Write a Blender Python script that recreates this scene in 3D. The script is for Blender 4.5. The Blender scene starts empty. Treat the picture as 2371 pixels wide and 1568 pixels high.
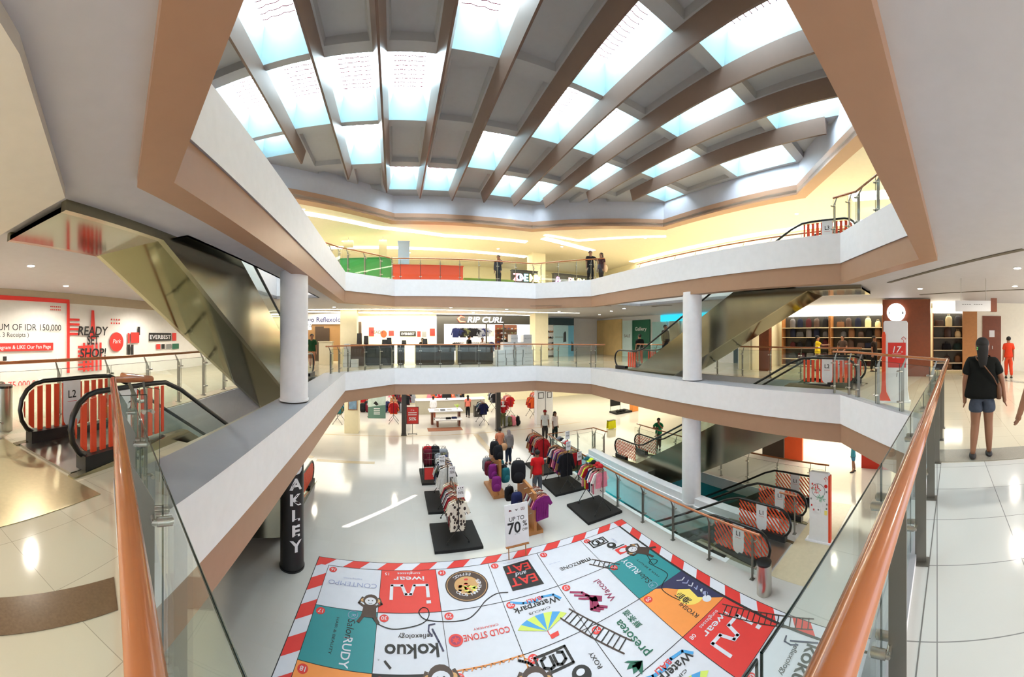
import bpy, bmesh, math, random
from mathutils import Vector, Matrix
from mathutils.geometry import tessellate_polygon
random.seed(7)
sc = bpy.context.scene
COL = sc.collection
PI = math.pi
# ---------------------------------------------------------------- camera, world, exposure
F = 800.0; Y0 = 778.0; XC = 1185.5; EZ = 1.6
cd = bpy.data.cameras.new('camera'); cam = bpy.data.objects.new('camera', cd); COL.objects.link(cam)
cam.location = (0, 0, EZ); cam.rotation_euler = (PI/2, 0, 0)
cd.type = 'PANO'; cd.panorama_type = 'CENTRAL_CYLINDRICAL'
cd.central_cylindrical_radius = 1.0
cd.central_cylindrical_range_u_min = -XC/F; cd.central_cylindrical_range_u_max = XC/F
cd.central_cylindrical_range_v_min = -(1568-Y0)/F; cd.central_cylindrical_range_v_max = Y0/F
cd.clip_start = 0.01
sc.camera = cam
w = bpy.data.worlds.new('sky'); sc.world = w; w.use_nodes = True
bg = w.node_tree.nodes['Background']; bg.inputs[0].default_value = (0.80, 0.86, 1.0, 1); bg.inputs[1].default_value = 1.3
sc.view_settings.view_transform = 'Standard'; sc.view_settings.look = 'None'
sc.view_settings.gamma = 1; sc.view_settings.use_curve_mapping = False
sc.view_settings.exposure = 1.05
cy = sc.cycles
cy.use_denoising = True; cy.use_adaptive_sampling = True; cy.adaptive_threshold = .05
cy.max_bounces = 7; cy.diffuse_bounces = 3; cy.glossy_bounces = 4; cy.transmission_bounces = 4
cy.transparent_max_bounces = 24; cy.sample_clamp_indirect = 4.0; cy.caustics_reflective = False; cy.caustics_refractive = False
BA = math.radians(19.5); CB, SB = math.cos(BA), math.sin(BA)
def X(u, v, z=0): return Vector((CB*u - SB*v, SB*u + CB*v, z))
sun = bpy.data.lights.new('sun', 'SUN'); sun.energy = 9; sun.angle = .004; sun.color = (1, .96, .86)
so = bpy.data.objects.new('sun', sun); COL.objects.link(so); so.rotation_euler = X(-3, 10, -12.55).to_track_quat('-Z', 'Y').to_euler()
# ---------------------------------------------------------------- lamps: (u, v, z, size_u, size_v, power, colour)
def area(name, u, v, z, su, sv, pw, col=(1, .9, .72)):
    l = bpy.data.lights.new(name, 'AREA'); l.shape = 'RECTANGLE'; l.size = su; l.size_y = sv; l.energy = pw; l.color = col
    o = bpy.data.objects.new(name, l); COL.objects.link(o); o.location = X(u, v, z); o.rotation_euler = (0, 0, BA); return o
WARM = (1, .86, .62); WARM2 = (1, .90, .74); COOL = (.86, .93, 1)
area('shop_ceiling_light', 3, 25.5, -1.25, 13, 8, 400, (1, .95, .85))
area('shop_ceiling_light', 16, 22, -1.25, 10, 9, 400, (1, .93, .72))
area('shop_ceiling_light', 17.5, 4, -1.25, 5, 8, 380, (1, .93, .74))
area('shop_ceiling_light', -4.5, 21.5, -1.25, 4, 5, 170, (1, .93, .74))
area('shop_ceiling_light', 6, 26.5, 3.0, 9, 4, 240, (1, .95, .85))
area('shop_ceiling_light', 16.2, 3.6, 3.0, 3, 8, 120, (1, .86, .62))

# ---------------------------------------------------------------- materials
MATS = {}
def mat(name, col, rough=.5, metal=0, emit=0, ecol=None, noise=None, spec=.5, bump=0, coat=0):
    if name in MATS: return MATS[name]
    m = bpy.data.materials.new(name); m.use_nodes = True; nt = m.node_tree; b = nt.nodes['Principled BSDF']
    b.inputs['Base Color'].default_value = (*col, 1); b.inputs['Roughness'].default_value = rough; b.inputs['Metallic'].default_value = metal
    b.inputs['Specular IOR Level'].default_value = spec; b.inputs['Coat Weight'].default_value = coat; b.inputs['Coat Roughness'].default_value = .06
    if emit:
        b.inputs['Emission Color'].default_value = (*(ecol or col), 1); b.inputs['Emission Strength'].default_value = emit
    sc_, amt = noise or (6, .05)
    tc = nt.nodes.new('ShaderNodeTexCoord'); n = nt.nodes.new('ShaderNodeTexNoise'); n.inputs['Scale'].default_value = sc_; n.inputs['Detail'].default_value = 4
    nt.links.new(tc.outputs['Object'], n.inputs['Vector'])
    mx = nt.nodes.new('ShaderNodeMix'); mx.data_type = 'RGBA'; mx.inputs[6].default_value = (*[max(0, c*(1-amt)) for c in col], 1); mx.inputs[7].default_value = (*[min(1, c*(1+amt)) for c in col], 1)
    nt.links.new(n.outputs['Fac'], mx.inputs[0]); nt.links.new(mx.outputs[2], b.inputs['Base Color'])
    if bump:
        bp = nt.nodes.new('ShaderNodeBump'); bp.inputs['Strength'].default_value = bump; bp.inputs['Distance'].default_value = .01
        nt.links.new(n.outputs['Fac'], bp.inputs['Height']); nt.links.new(bp.outputs['Normal'], b.inputs['Normal'])
    MATS[name] = m; return m
def rgb(r, g, b):
    f = lambda c: ((c/255+.055)/1.055)**2.4 if c > 10 else c/255/12.92
    return (f(r), f(g), f(b))
def tiles(name, col, joint, size, rough, var=.06, jw=.006):
    m = mat(name, col, rough); nt = m.node_tree; b = nt.nodes['Principled BSDF']
    br = nt.nodes.new('ShaderNodeTexBrick'); br.offset = 0; br.inputs['Scale'].default_value = 1
    br.inputs['Brick Width'].default_value = size; br.inputs['Row Height'].default_value = size; br.inputs['Mortar Size'].default_value = jw; br.inputs['Mortar Smooth'].default_value = 0
    br.inputs['Color1'].default_value = (*[c*(1-var) for c in col], 1); br.inputs['Color2'].default_value = (*[min(1, c*(1+var)) for c in col], 1); br.inputs['Mortar'].default_value = (*joint, 1)
    tc = nt.nodes.new('ShaderNodeTexCoord'); nt.links.new(tc.outputs['Object'], br.inputs['Vector'])
    nt.links.new(br.outputs['Color'], b.inputs['Base Color']); return m
def glass(name, tint, lo=.03, hi=.55):
    m = bpy.data.materials.new(name); m.use_nodes = True; nt = m.node_tree; nt.nodes.clear()
    o = nt.nodes.new('ShaderNodeOutputMaterial'); t = nt.nodes.new('ShaderNodeBsdfTransparent'); t.inputs[0].default_value = (*tint, 1)
    g = nt.nodes.new('ShaderNodeBsdfGlossy'); g.inputs['Roughness'].default_value = .02; g.inputs[0].default_value = (.9, 1, .97, 1)
    lw = nt.nodes.new('ShaderNodeLayerWeight'); lw.inputs[0].default_value = .5
    pw = nt.nodes.new('ShaderNodeMath'); pw.operation = 'POWER'; pw.inputs[1].default_value = 5; nt.links.new(lw.outputs['Facing'], pw.inputs[0])
    ma = nt.nodes.new('ShaderNodeMath'); ma.operation = 'MULTIPLY_ADD'; ma.inputs[1].default_value = hi; ma.inputs[2].default_value = lo; nt.links.new(pw.outputs[0], ma.inputs[0])
    mx = nt.nodes.new('ShaderNodeMixShader'); nt.links.new(ma.outputs[0], mx.inputs[0]); nt.links.new(t.outputs[0], mx.inputs[1]); nt.links.new(g.outputs[0], mx.inputs[2]); nt.links.new(mx.outputs[0], o.inputs[0])
    MATS[name] = m; return m
def stripes(name, c1, c2, scale, rough=.7, axis='X', rot=0):
    m = mat(name, c1, rough); nt = m.node_tree; b = nt.nodes['Principled BSDF']
    wv = nt.nodes.new('ShaderNodeTexWave'); wv.wave_type = 'BANDS'; wv.bands_direction = axis; wv.inputs['Scale'].default_value = scale; wv.inputs['Distortion'].default_value = 0
    tc = nt.nodes.new('ShaderNodeTexCoord'); mp = nt.nodes.new('ShaderNodeMapping'); mp.inputs['Rotation'].default_value = (0, rot, 0); nt.links.new(tc.outputs['Object'], mp.inputs[0]); nt.links.new(mp.outputs[0], wv.inputs['Vector'])
    r = nt.nodes.new('ShaderNodeValToRGB'); r.color_ramp.interpolation = 'CONSTANT'; r.color_ramp.elements[0].color = (*c1, 1); r.color_ramp.elements[1].position = .5; r.color_ramp.elements[1].color = (*c2, 1)
    nt.links.new(wv.outputs['Fac'], r.inputs[0]); nt.links.new(r.outputs[0], b.inputs['Base Color']); return m
M_WHITE = mat('white_plaster', rgb(246, 245, 248), .55)
M_LEDGE = mat('grey_ledge_stone', rgb(158, 158, 164), .5)
M_UPST = mat('upstand_plaster', rgb(196, 198, 210), .55)
M_CEIL = mat('ceiling_paint', rgb(196, 194, 200), .6)
M_CEILW = mat('warm_ceiling_paint', rgb(224, 216, 196), .6)
M_TAN = mat('tan_paint', rgb(172, 134, 108), .42)
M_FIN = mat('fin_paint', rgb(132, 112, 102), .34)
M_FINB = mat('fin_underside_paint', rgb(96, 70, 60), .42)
M_COFF = mat('coffer_paint', rgb(170, 170, 172), .65)
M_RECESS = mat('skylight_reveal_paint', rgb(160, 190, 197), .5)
M_PANE = mat('skylight_glazing', (.8, .95, 1), .4, emit=12.5, ecol=(.80, .93, 1))
M_PANEBAR = mat('glazing_bar_paint', rgb(70, 18, 28), .8, spec=.1)
M_FLOOR = tiles('cream_floor_tiles', rgb(216, 207, 184), rgb(178, 168, 146), .6, .09, .03, .0025)
M_FLOORC = tiles('grey_white_floor_tiles', rgb(206, 208, 206), rgb(134, 136, 136), .6, .10, .03, .0035)
M_FLOOR1 = tiles('white_floor_tiles', rgb(196, 192, 186), rgb(196, 190, 180), .6, .10, .02, .003)
M_BAND = mat('brown_granite', rgb(122, 98, 74), .2, noise=(60, .25))
M_BANDG = mat('grey_granite', rgb(150, 146, 136), .15, noise=(60, .2))
M_WOOD = mat('orange_wood', rgb(182, 108, 60), .22, coat=.7, noise=(14, .12))
M_WOODD = mat('brown_wood', rgb(122, 62, 36), .35, noise=(9, .2))
M_WOODL = mat('light_wood', rgb(176, 118, 66), .4, noise=(9, .15))
M_STEEL = mat('brushed_steel', rgb(196, 192, 184), .28, 1)
M_POST = mat('grey_post_metal', rgb(128, 126, 120), .42, .75)
M_TRUSS = mat('mirror_steel', rgb(150, 146, 124), .2, 1, noise=(1.2, .18))
M_TRUSSB = mat('mirror_steel_reflection_tint', rgb(112, 110, 82), .1, 1, noise=(1.0, .1))  # olive tint put into the steel imitates dark green reflections
M_BRASS = mat('brushed_brass_plate', rgb(186, 172, 136), .3, .65, noise=(20, .12))
M_BLK = mat('black_plastic', rgb(20, 20, 22), .35)
M_BLKM = mat('black_mat', rgb(16, 16, 16), .8)
M_CHAR = mat('charcoal_laminate', rgb(58, 56, 52), .35)
M_RUB = mat('black_rubber', rgb(14, 14, 14), .28)
M_STEP = mat('escalator_steps', rgb(70, 70, 72), .4, .5)
M_ORG = mat('orange_red_vinyl', rgb(226, 74, 38), .45)
M_RED = mat('red_print', rgb(214, 52, 46), .5)
M_REDF = mat('red_fabric', rgb(200, 36, 36), .85)
M_PAPER = mat('white_print', rgb(236, 236, 238), .5)
M_PRINT = mat('black_print', rgb(30, 28, 28), .6)
M_GREYP = mat('grey_print', rgb(130, 130, 130), .6)
M_CREAM = mat('cream_wall_paint', rgb(240, 230, 196), .6)
M_TEAL = mat('teal_print', rgb(32, 132, 138), .5)
M_ORGP = mat('orange_print', rgb(232, 142, 66), .5)
M_GREEN = mat('green_laminate', rgb(40, 138, 62), .5)
M_LIT = mat('lit_white_sign', (1, 1, 1), .5, emit=1.6, ecol=(1, 1, 1))
M_LAMP = mat('lamp_diffuser', (1, .95, .85), .5, emit=14, ecol=(1, .93, .8))
M_COVE = mat('cove_light', (1, .92, .7), .5, emit=7, ecol=(1, .92, .72))
M_CYAN = mat('lit_cyan_sign', rgb(40, 190, 214), .5, emit=.55, ecol=rgb(40, 200, 224))
G_CLR = glass('clear_glass', (.955, .985, .97))
G_EDGE = mat('glass_edge', rgb(14, 38, 34), .15)
G_ESC = glass('escalator_glass', (.93, .97, .95))
# ---------------------------------------------------------------- mesh builder
class MB:
    def __init__(s): s.v = []; s.f = []; s.m = []; s.sm = []; s.M = Matrix()
    def add(s, vs, fs, mi=0, smooth=False):
        k = len(s.v); s.v += [s.M @ Vector(p) for p in vs]
        for f in fs: s.f.append([k+i for i in f]); s.m.append(mi); s.sm.append(smooth)
        return s
    def box(s, c, d, rz=0, mi=0, rot=None):
        R = (rot or Matrix.Rotation(rz, 3, 'Z'))
        vs = [Vector(c) + R @ Vector((x*d[0]/2, y*d[1]/2, z*d[2]/2)) for x in (-1, 1) for y in (-1, 1) for z in (-1, 1)]
        return s.add(vs, [(0, 1, 3, 2), (4, 6, 7, 5), (0, 4, 5, 1), (2, 3, 7, 6), (0, 2, 6, 4), (1, 5, 7, 3)], mi)
    def b2(s, lo, hi, mi=0): return s.box([(a+b)/2 for a, b in zip(lo, hi)], [b-a for a, b in zip(lo, hi)], mi=mi)
    def quad(s, a, b, c, d, mi=0): return s.add([a, b, c, d], [(0, 1, 2, 3)], mi)
    def prism(s, pts, z0, z1, mi=0, holes=(), smi=None, fr=None):
        # fr maps (x, y, z) to space; pts is a flat outline, holes a list of outlines
        fr = fr or (lambda p: p)
        loops = [list(pts)] + [list(h) for h in holes]
        flat = [p for l in loops for p in l]
        tri = tessellate_polygon([[Vector((p[0], p[1], 0)) for p in l] for l in loops])
        n = len(flat)
        s.add([fr((p[0], p[1], z0)) for p in flat] + [fr((p[0], p[1], z1)) for p in flat], [t[::-1] for t in tri] + [tuple(i+n for i in t) for t in tri], mi)
        k = 0
        for l in loops:
            m = len(l); side = []
            vs = [fr((p[0], p[1], z0)) for p in l] + [fr((p[0], p[1], z1)) for p in l]
            for i in range(m): j = (i+1) % m; side.append((i, j, j+m, i+m))
            s.add(vs, side, mi if smi is None else smi); k += m
        return s
    def tube(s, pts, r, n=8, mi=0, cap=True, closed=False):
        pts = [Vector(p) for p in pts]; rs = r if isinstance(r, (list, tuple)) else [r]*len(pts); vs = []; N = len(pts); up = Vector((0, 0, 1))
        prev = None
        for i, p in enumerate(pts):
            a = pts[(i-1) % N] if (closed or i) else p; b = pts[(i+1) % N] if (closed or i < N-1) else p
            d = (b-a).normalized() if (b-a).length > 1e-9 else Vector((0, 0, 1))
            if prev is None:
                e = d.cross(up); e = d.cross(Vector((1, 0, 0))) if e.length < 1e-3 else e
            else: e = prev - d*prev.dot(d)
            e.normalize(); prev = e; g = d.cross(e)
            for k in range(n): an = 2*PI*k/n; vs.append(p + (e*math.cos(an) + g*math.sin(an))*rs[i])
        fs = []
        for i in range(N if closed else N-1):
            j = (i+1) % N
            for k in range(n): fs.append((i*n+k, i*n+(k+1) % n, j*n+(k+1) % n, j*n+k))
        s.add(vs, fs, mi, True)
        if cap and not closed: s.add(vs[:n], [tuple(range(n))], mi); s.add(vs[-n:], [tuple(range(n))[::-1]], mi)
        return s
    def cyl(s, c, r, z0, z1, n=20, mi=0, r2=None): return s.tube([(c[0], c[1], z0), (c[0], c[1], z1)], [r, r if r2 is None else r2], n, mi)
    def lathe(s, c, prof, n=16, mi=0, sx=1, sy=1, rz=0):
        vs = []; R = Matrix.Rotation(rz, 3, 'Z')
        for r, z in prof:
            for k in range(n): a = 2*PI*k/n; vs.append(Vector(c) + R @ Vector((r*sx*math.cos(a), r*sy*math.sin(a), z)))
        fs = [(i*n+k, i*n+(k+1) % n, (i+1)*n+(k+1) % n, (i+1)*n+k) for i in range(len(prof)-1) for k in range(n)]
        return s.add(vs, fs, mi, True)
    def ball(s, c, r, n=12, mi=0, m=8):
        rx, ry, rz = r if isinstance(r, (tuple, list)) else (r, r, r)
        return s.lathe(c, [(math.sin(PI*i/m)+1e-4, -rz*math.cos(PI*i/m)) for i in range(m+1)], n, mi, rx, ry)
    def text(s, t, size, pos, right=(1, 0, 0), up=(0, 0, 1), mi=0, depth=.004, align='CENTER', bold=0, sx=1, shear=0):
        T = txt(t, bold)
        if not T[0]: return s
        x0, x1 = T[2], T[3]
        off = {'CENTER': -(x0+x1)/2, 'LEFT': -x0, 'RIGHT': -x1}[align]
        r = Vector(right).normalized(); u = Vector(up).normalized(); nn = r.cross(u); P = Vector(pos)
        vs = [P + r*((p[0]+off+shear*p[1])*size*sx) + u*(p[1]*size) + nn*depth for p in T[0]]
        return s.add(vs, T[1], mi)
    def build(s, name, mats, parent=None, at=None, rz=0, struct=False, **tg):
        me = bpy.data.meshes.new(name)
        me.from_pydata([tuple(v) for v in s.v], [], s.f)
        if not isinstance(mats, (list, tuple)): mats = [mats]
        for m in mats: me.materials.append(m)
        me.polygons.foreach_set('material_index', [min(i, len(mats)-1) for i in s.m]); me.polygons.foreach_set('use_smooth', s.sm)
        me.update()
        o = bpy.data.objects.new(name, me); COL.objects.link(o)
        if parent: o.parent = parent
        else:
            o.location = X(*(at or (0, 0, 0))); o.rotation_euler = (0, 0, BA+rz)
        if struct: o['kind'] = 'structure'
        for k, v in tg.items(): o[k] = v
        return o
_TX = {}
def txt(t, bold=0):
    if (t, bold) in _TX: return _TX[(t, bold)]
    cu = bpy.data.curves.new('t', 'FONT'); cu.body = t; cu.size = 1; cu.offset = bold; cu.resolution_u = 3
    o = bpy.data.objects.new('t', cu); COL.objects.link(o)
    me = bpy.data.meshes.new_from_object(o)
    vs = [tuple(v.co) for v in me.vertices]; fs = [tuple(p.vertices) for p in me.polygons]
    bpy.data.objects.remove(o); bpy.data.curves.remove(cu); bpy.data.meshes.remove(me)
    xs = [v[0] for v in vs] or [0]
    _TX[(t, bold)] = (vs, fs, min(xs), max(xs)); return _TX[(t, bold)]
def thing(name, label, cat, at, rz=0, group=None):
    o = bpy.data.objects.new(name, None); COL.objects.link(o); o.empty_display_size = .1
    o.location = X(*at); o.rotation_euler = (0, 0, BA+rz); o['label'] = label; o['category'] = cat
    if group: o['group'] = group
    return o
def dup(o, at, rz=0, label=None, group=None, parent=None):
    c = o.copy(); COL.objects.link(c)
    if parent is None: c.location = X(*at); c.rotation_euler = (0, 0, BA+rz)
    else: c.parent = parent
    if label: c['label'] = label
    if group: c['group'] = group
    for ch in list(o.children): dup(ch, None, parent=c)
    return c
def T(label, cat, group=None):
    d = dict(label=label, category=cat)
    if group: d['group'] = group
    return d
def rect(u0, v0, u1, v1): return [(u0, v0), (u1, v0), (u1, v1), (u0, v1)]
def inset(poly, d):
    if isinstance(d, (list, tuple)):
        n = len(poly); ln = []
        for i in range(n):
            a, b = Vector(poly[i]), Vector(poly[(i+1) % n]); e = (b-a).normalized(); nn = Vector((e.y, -e.x)); ln.append((a+nn*d[i], e))
        out = []
        for i in range(n):
            (p, e), (q, f) = ln[i-1], ln[i]; den = e.x*f.y-e.y*f.x; tt = ((q-p).x*f.y-(q-p).y*f.x)/den; out.append(tuple(p+e*tt))
        return out
    # offset a closed polygon outward (d > 0) for counter-clockwise outlines
    n = len(poly); out = []
    for i in range(n):
        a, b, c = Vector(poly[i-1]), Vector(poly[i]), Vector(poly[(i+1) % n])
        e1 = (b-a).normalized(); e2 = (c-b).normalized(); n1 = Vector((e1.y, -e1.x)); n2 = Vector((e2.y, -e2.x))
        m = (n1+n2); m = m/(m.dot(n1)); out.append(tuple(b+m*d))
    return out
# ================================================================= THE BUILDING
# void outline, counter-clockwise in plan
VOID = [(-1.85, 2.55), (.05, .71), (6.29, .36), (8.68, 2.5), (8.91, 13.95), (7.02, 16.23), (.02, 16.44), (-2.05, 14.35)]
VOID2 = [(-1.85, 2.02), (-.02, .38), (6.28, .22), (8.68, 2.5), (8.91, 13.95), (7.02, 16.23), (.02, 16.44), (-2.05, 14.35)]
ESC_L = rect(-4.68, 4.3, -2.95, 13.2); ESC_R = rect(9.75, 4.3, 11.4, 13.2)
def slab(z, outer, holes, m, name='floor', th=.15):
    b = MB(); b.prism(outer, z-th, z, holes=holes); b.build(name, m, struct=True)
OUT = rect(-12, -9, 26, 31)
grow = lambda l: [inset(p, .03) for p in l]
slab(0, OUT, grow([VOID2, ESC_L, ESC_R]), M_FLOOR)
slab(4.2, OUT, grow([VOID, ESC_L, ESC_R]), M_FLOOR)
WELL = rect(7.35, 5.2, 8.95, 14.3); WELLR = rect(9.4, 5.2, 11.4, 10.9)
slab(-4.2, OUT, grow([WELL, WELLR]), M_FLOOR1)
slab(-8.4, rect(4, 2, 16, 20), [], M_TEAL)
# near floor areas of the storey the viewer stands on: grey-white tiles to the right, granite bands
b = MB(); b.prism([(-.4, .0), (-.4, -8), (4.35, -8), (4.35, .25), (.0, .36)], .002, .004); b.build('floor', M_FLOORC, struct=True)
b = MB(); b.prism([(0, .185), (4.36, -.055), (4.36, -.047), (0, .193)], .004, .0055); b.build('floor', mat('dark_joint', rgb(112, 112, 110), .6), struct=True)
b = MB(); b.prism([(4.37, .0), (4.37, -8), (4.85, -8), (4.85, -.0)], .002, .005); b.build('floor', M_BANDG, struct=True)
b = MB()
P = [X(0, 0)]
def inv(x, y): return (CB*x+SB*y, -SB*x+CB*y)
b.prism([inv(-2.15, -5), inv(-1.86, -5), inv(-1.83, .84), inv(-2.09, .93)], .002, .005); b.build('floor', M_BAND, struct=True)
b = MB(); b.prism([(5.2, -8), (5.5, -8), (13.9, -1.2), (13.9, -.9), (5.2, -7.6)], .002, .005); b.build('floor', M_BANDG, struct=True)
# ceilings with openings; soffit rings around the void
def ceiling(z, holes, m=M_CEIL):
    b = MB(); b.prism(OUT, z, z+.12, holes=holes); b.build('ceiling', m, struct=True)
for z in (-1.1, 3.1):
    ceiling(z, [inset(VOID if z > 0 else VOID2, .3), ESC_L, ESC_R])
ROOF = [(-4.9, 5.3), (.1, .3), (7.3, .3), (12.3, 5.3), (12.2, 12.4), (6.9, 16.35), (0, 16.5), (-4.9, 12.4)]
ceiling(7.15, [ROOF], M_CEILW)
for z0 in (-4.2, 0, 4.2):
    if z0 < 0: continue
    VO = VOID if z0 else VOID2
    b = MB(); b.prism(inset(VO, [.5, .5, .5, .8, .5, .5, .5, .85] if z0 else [.17, .17, .3, .8, .42, .42, .42, .85]), z0-.7, z0+(.09 if z0 else .06), 1, holes=[VO], smi=0); b.build('trim_1', [M_WHITE, M_LEDGE], struct=True)
    b = MB(); b.prism(inset(VO, .36), z0-1.2, z0-.7, holes=[inset(VO, .03)]); b.build('trim_2', M_TAN, struct=True)
    # shaft linings of the escalator openings
    for E_ in (ESC_L, ESC_R):
        b = MB(); b.prism(inset(E_, .06), z0-1.1, z0-.02, holes=[E_]); b.build('trim_3', M_WHITE, struct=True)
# dropped ceiling panel on the near left of the middle storey
b = MB(); b.prism([inv(-1.7, .25), inv(-3.37, .96), (-4.6, 2.0), (-9.9, 2.0), (-9.9, -9), (-2, -9), (-1.3, .5)], 3.0, 3.1); b.build('ceiling', mat('beige_ceiling_paint', rgb(232, 224, 210), .6), struct=True)
# roof: tan ring, white upstand, coffered ceiling with skylights
b = MB(); b.prism(inset(ROOF, .45), 7.08, 7.46, holes=[ROOF]); b.build('trim_4', M_TAN, struct=True)
b = MB(); b.prism(inset(ROOF, .45), 7.46, 8.6, holes=[inset(ROOF, .12)]); b.build('trim_5', M_UPST, struct=True)
rows = {-1: (2.45, 5.05), 0: (5.3, 8.0), 1: (8.2, 10.8), 2: (11.0, 13.5), 3: (13.75, 15.9), -2: (-.5, 2.2)}
fin = [-3.36+1.51*k for k in range(10)]
cols = [(-5.0, fin[0])] + [(fin[k], fin[k+1]) for k in range(9)] + [(fin[9], 12.35)]
SKY = {(0, 1), (0, 2), (1, 0), (1, 1), (2, 1), (2, 2), (3, 1), (3, 3), (4, 0), (4, 3), (5, 2), (6, 0), (6, 1), (6, 3), (7, -1), (7, 1), (7, 3), (8, 0), (8, 2), (9, 1), (9, -1), (10, 0), (10, 2)}
holes = []; wi = 0
ZC = 8.35
coff = MB()
for c, (ua, ub) in enumerate(cols):
    for r, (va, vb) in rows.items():
        if r == -2 and 2 < c < 7: continue
        if r == -1 and c in (4, 5): continue
        ua2, ub2 = ua+.1, ub-.1
        if (c, r) in SKY:
            if c == 0 and r == 2: vb = 12.2
            if c == 10 and r == 2: vb = 12.3
            holes.append(rect(ua2, va, ub2, vb))
            b = MB(); z1 = ZC+.75; i0, i1, j0, j1 = ua2+.22, ub2-.22, va+.3, vb-.3
            lo = [(ua2, va, ZC), (ub2, va, ZC), (ub2, vb, ZC), (ua2, vb, ZC)]; hi = [(i0, j0, z1), (i1, j0, z1), (i1, j1, z1), (i0, j1, z1)]
            b.add(lo+hi, [(0, 4, 5, 1), (1, 5, 6, 2), (2, 6, 7, 3), (3, 7, 4, 0)])
            wi += 1; b.build('window_%d' % wi, M_RECESS, struct=True)
            p = MB(); p.b2((i0, j0, z1), (i1, j1, z1+.03), 0)
            # wavy sheet ribs of the glazing
            nb = int((j1-j0)/.16)
            for k in range(nb):
                y = j0+.08+k*.16
                p.tube([(i0+(i1-i0)*t/8, y+.018*math.sin(t*2.2), z1-.02) for t in range(9)], .013, 4, 1, cap=False)
            p.build('window_%d' % wi, [M_PANE, M_PANEBAR], struct=True)
        else:
            # shallow coffer
            holes.append(rect(ua2+.12, va+.12, ub2-.12, vb-.12))
            lo = [(ua2+.12, va+.12, ZC), (ub2-.12, va+.12, ZC), (ub2-.12, vb-.12, ZC), (ua2+.12, vb-.12, ZC)]; hi = [(x+(.05 if i in (0, 3) else -.05), y+(.05 if i < 2 else -.05), ZC+.16) for i, (x, y, _) in enumerate(lo)]
            coff.add(lo+hi, [(0, 4, 5, 1), (1, 5, 6, 2), (2, 6, 7, 3), (3, 7, 4, 0), (4, 7, 6, 5)])
coff.build('ceiling', M_COFF, struct=True)
holes.append([(.42, -.56), (.66, -.62), (3.92, 2.52), (3.72, 2.58)])  # made-up slit, out of view, lets a sun streak fall on the lower floor
b = MB(); b.prism(rect(-5.3, -1, 12.7, 17), ZC, ZC+.1, holes=holes); b.build('ceiling', M_COFF, struct=True)
# fins
ends = [12.2, 13.8, 15.2, 15.8, 15.9, 15.8, 15.8, 15.4, 13.8, 12.4]; near = [3.9, 2.4, .9, 2.75, 2.75, 2.75, .45, .45, 1.9, 3.4]
for k in range(10):
    b = MB(); y0, y1 = near[k], ends[k]
    L_ = y1-y0; h_ = ZC-7.9
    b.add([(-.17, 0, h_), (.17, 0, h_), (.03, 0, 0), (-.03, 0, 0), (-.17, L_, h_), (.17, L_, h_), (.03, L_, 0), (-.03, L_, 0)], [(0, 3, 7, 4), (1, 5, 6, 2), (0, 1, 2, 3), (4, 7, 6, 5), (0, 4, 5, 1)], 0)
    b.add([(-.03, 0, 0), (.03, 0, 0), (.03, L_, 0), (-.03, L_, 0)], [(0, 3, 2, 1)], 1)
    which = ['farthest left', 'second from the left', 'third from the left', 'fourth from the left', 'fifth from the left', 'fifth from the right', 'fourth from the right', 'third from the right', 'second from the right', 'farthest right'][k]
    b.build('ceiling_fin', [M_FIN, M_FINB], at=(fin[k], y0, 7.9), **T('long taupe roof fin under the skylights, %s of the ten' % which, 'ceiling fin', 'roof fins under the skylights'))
# columns
def column(u, v, z0, z1, label, sq=0):
    b = MB()
    if sq: b.b2((-sq/2, -sq/2, z0), (sq/2, sq/2, z1))
    else: b.cyl((0, 0), .33, z0, z1, 40); b.cyl((0, 0), .345, z0, z0+.05, 40)
    b.build('column', M_WHITE if not sq else M_CREAM, at=(u, v, 0), **T(label, 'column', 'building columns'))
column(-2.33, 7.8, .09, 3.1, 'white round column on the left ledge beside the steel escalator')
column(9.1, 7.8, .09, 3.1, 'white round column on the right ledge of the middle storey')
column(9.17, 7.9, -4.2, -1.1, 'white round column on the lower floor beside the escalator well')
column(9.6, 21.6, 0, 3.1, 'square cream column in front of the dark surf shop', .95)
column(-2.6, 19.9, 0, 3.1, 'square beige column left of the counter with raised signs', .95)
column(9.4, 21.6, 4.2, 7.15, 'square cream column on the top storey behind the two people', .95)
column(-2.55, 20.8, -4.2, -1.1, 'cream square pillar hung with framed pictures on the lower floor', .85)
exec_here = 0
area('well_fill_light', 8.3, 13.0, -5.5, 1.2, 1.6, 260, (.9, 1, 1))  # added fill under the slab to brighten the teal well, no known lamp
# ---- walls
def wall(name, pts, m, z0, z1, th=.1):
    b = MB()
    for (u0, v0), (u1, v1) in zip(pts, pts[1:]):
        d = Vector((u1-u0, v1-v0)).normalized(); n = Vector((-d.y, d.x))*th
        b.prism([(u0, v0), (u1, v1), (u1+n.x, v1+n.y), (u0+n.x, v0+n.y)], z0, z1)
    return b.build(name, m, struct=True)
M_HOARD = mat('white_hoarding_panel', rgb(246, 243, 238), .4)
wall('wall_left', [(-10, -9), (-10, 13), (-10, 24)][::-1], M_HOARD, 0, 2.75)
wall('wall_left', [(-9.95, -9), (-9.95, 24)][::-1], mat('greige_wall_paint', rgb(176, 160, 138), .6), 2.75, 3.1)
wall('wall_back', [(2.9, 24), (-12, 24)], mat('lit_cream_wall', rgb(250, 240, 206), .6), 0, 3.1)
wall('wall_back', [(17.1, 25.6), (13.6, 25.6), (13.6, 24.1), (10.7, 24.1)], M_WHITE, 0, 3.1)
wall('wall_back', [(10.6, 29), (2.9, 29)], M_WHITE, 0, 3.1)
wall('wall_right', [(17.6, -1.4), (17.6, 8.4), (14, 8.4), (14, 9)], M_CREAM, 0, 3.1)
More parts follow.
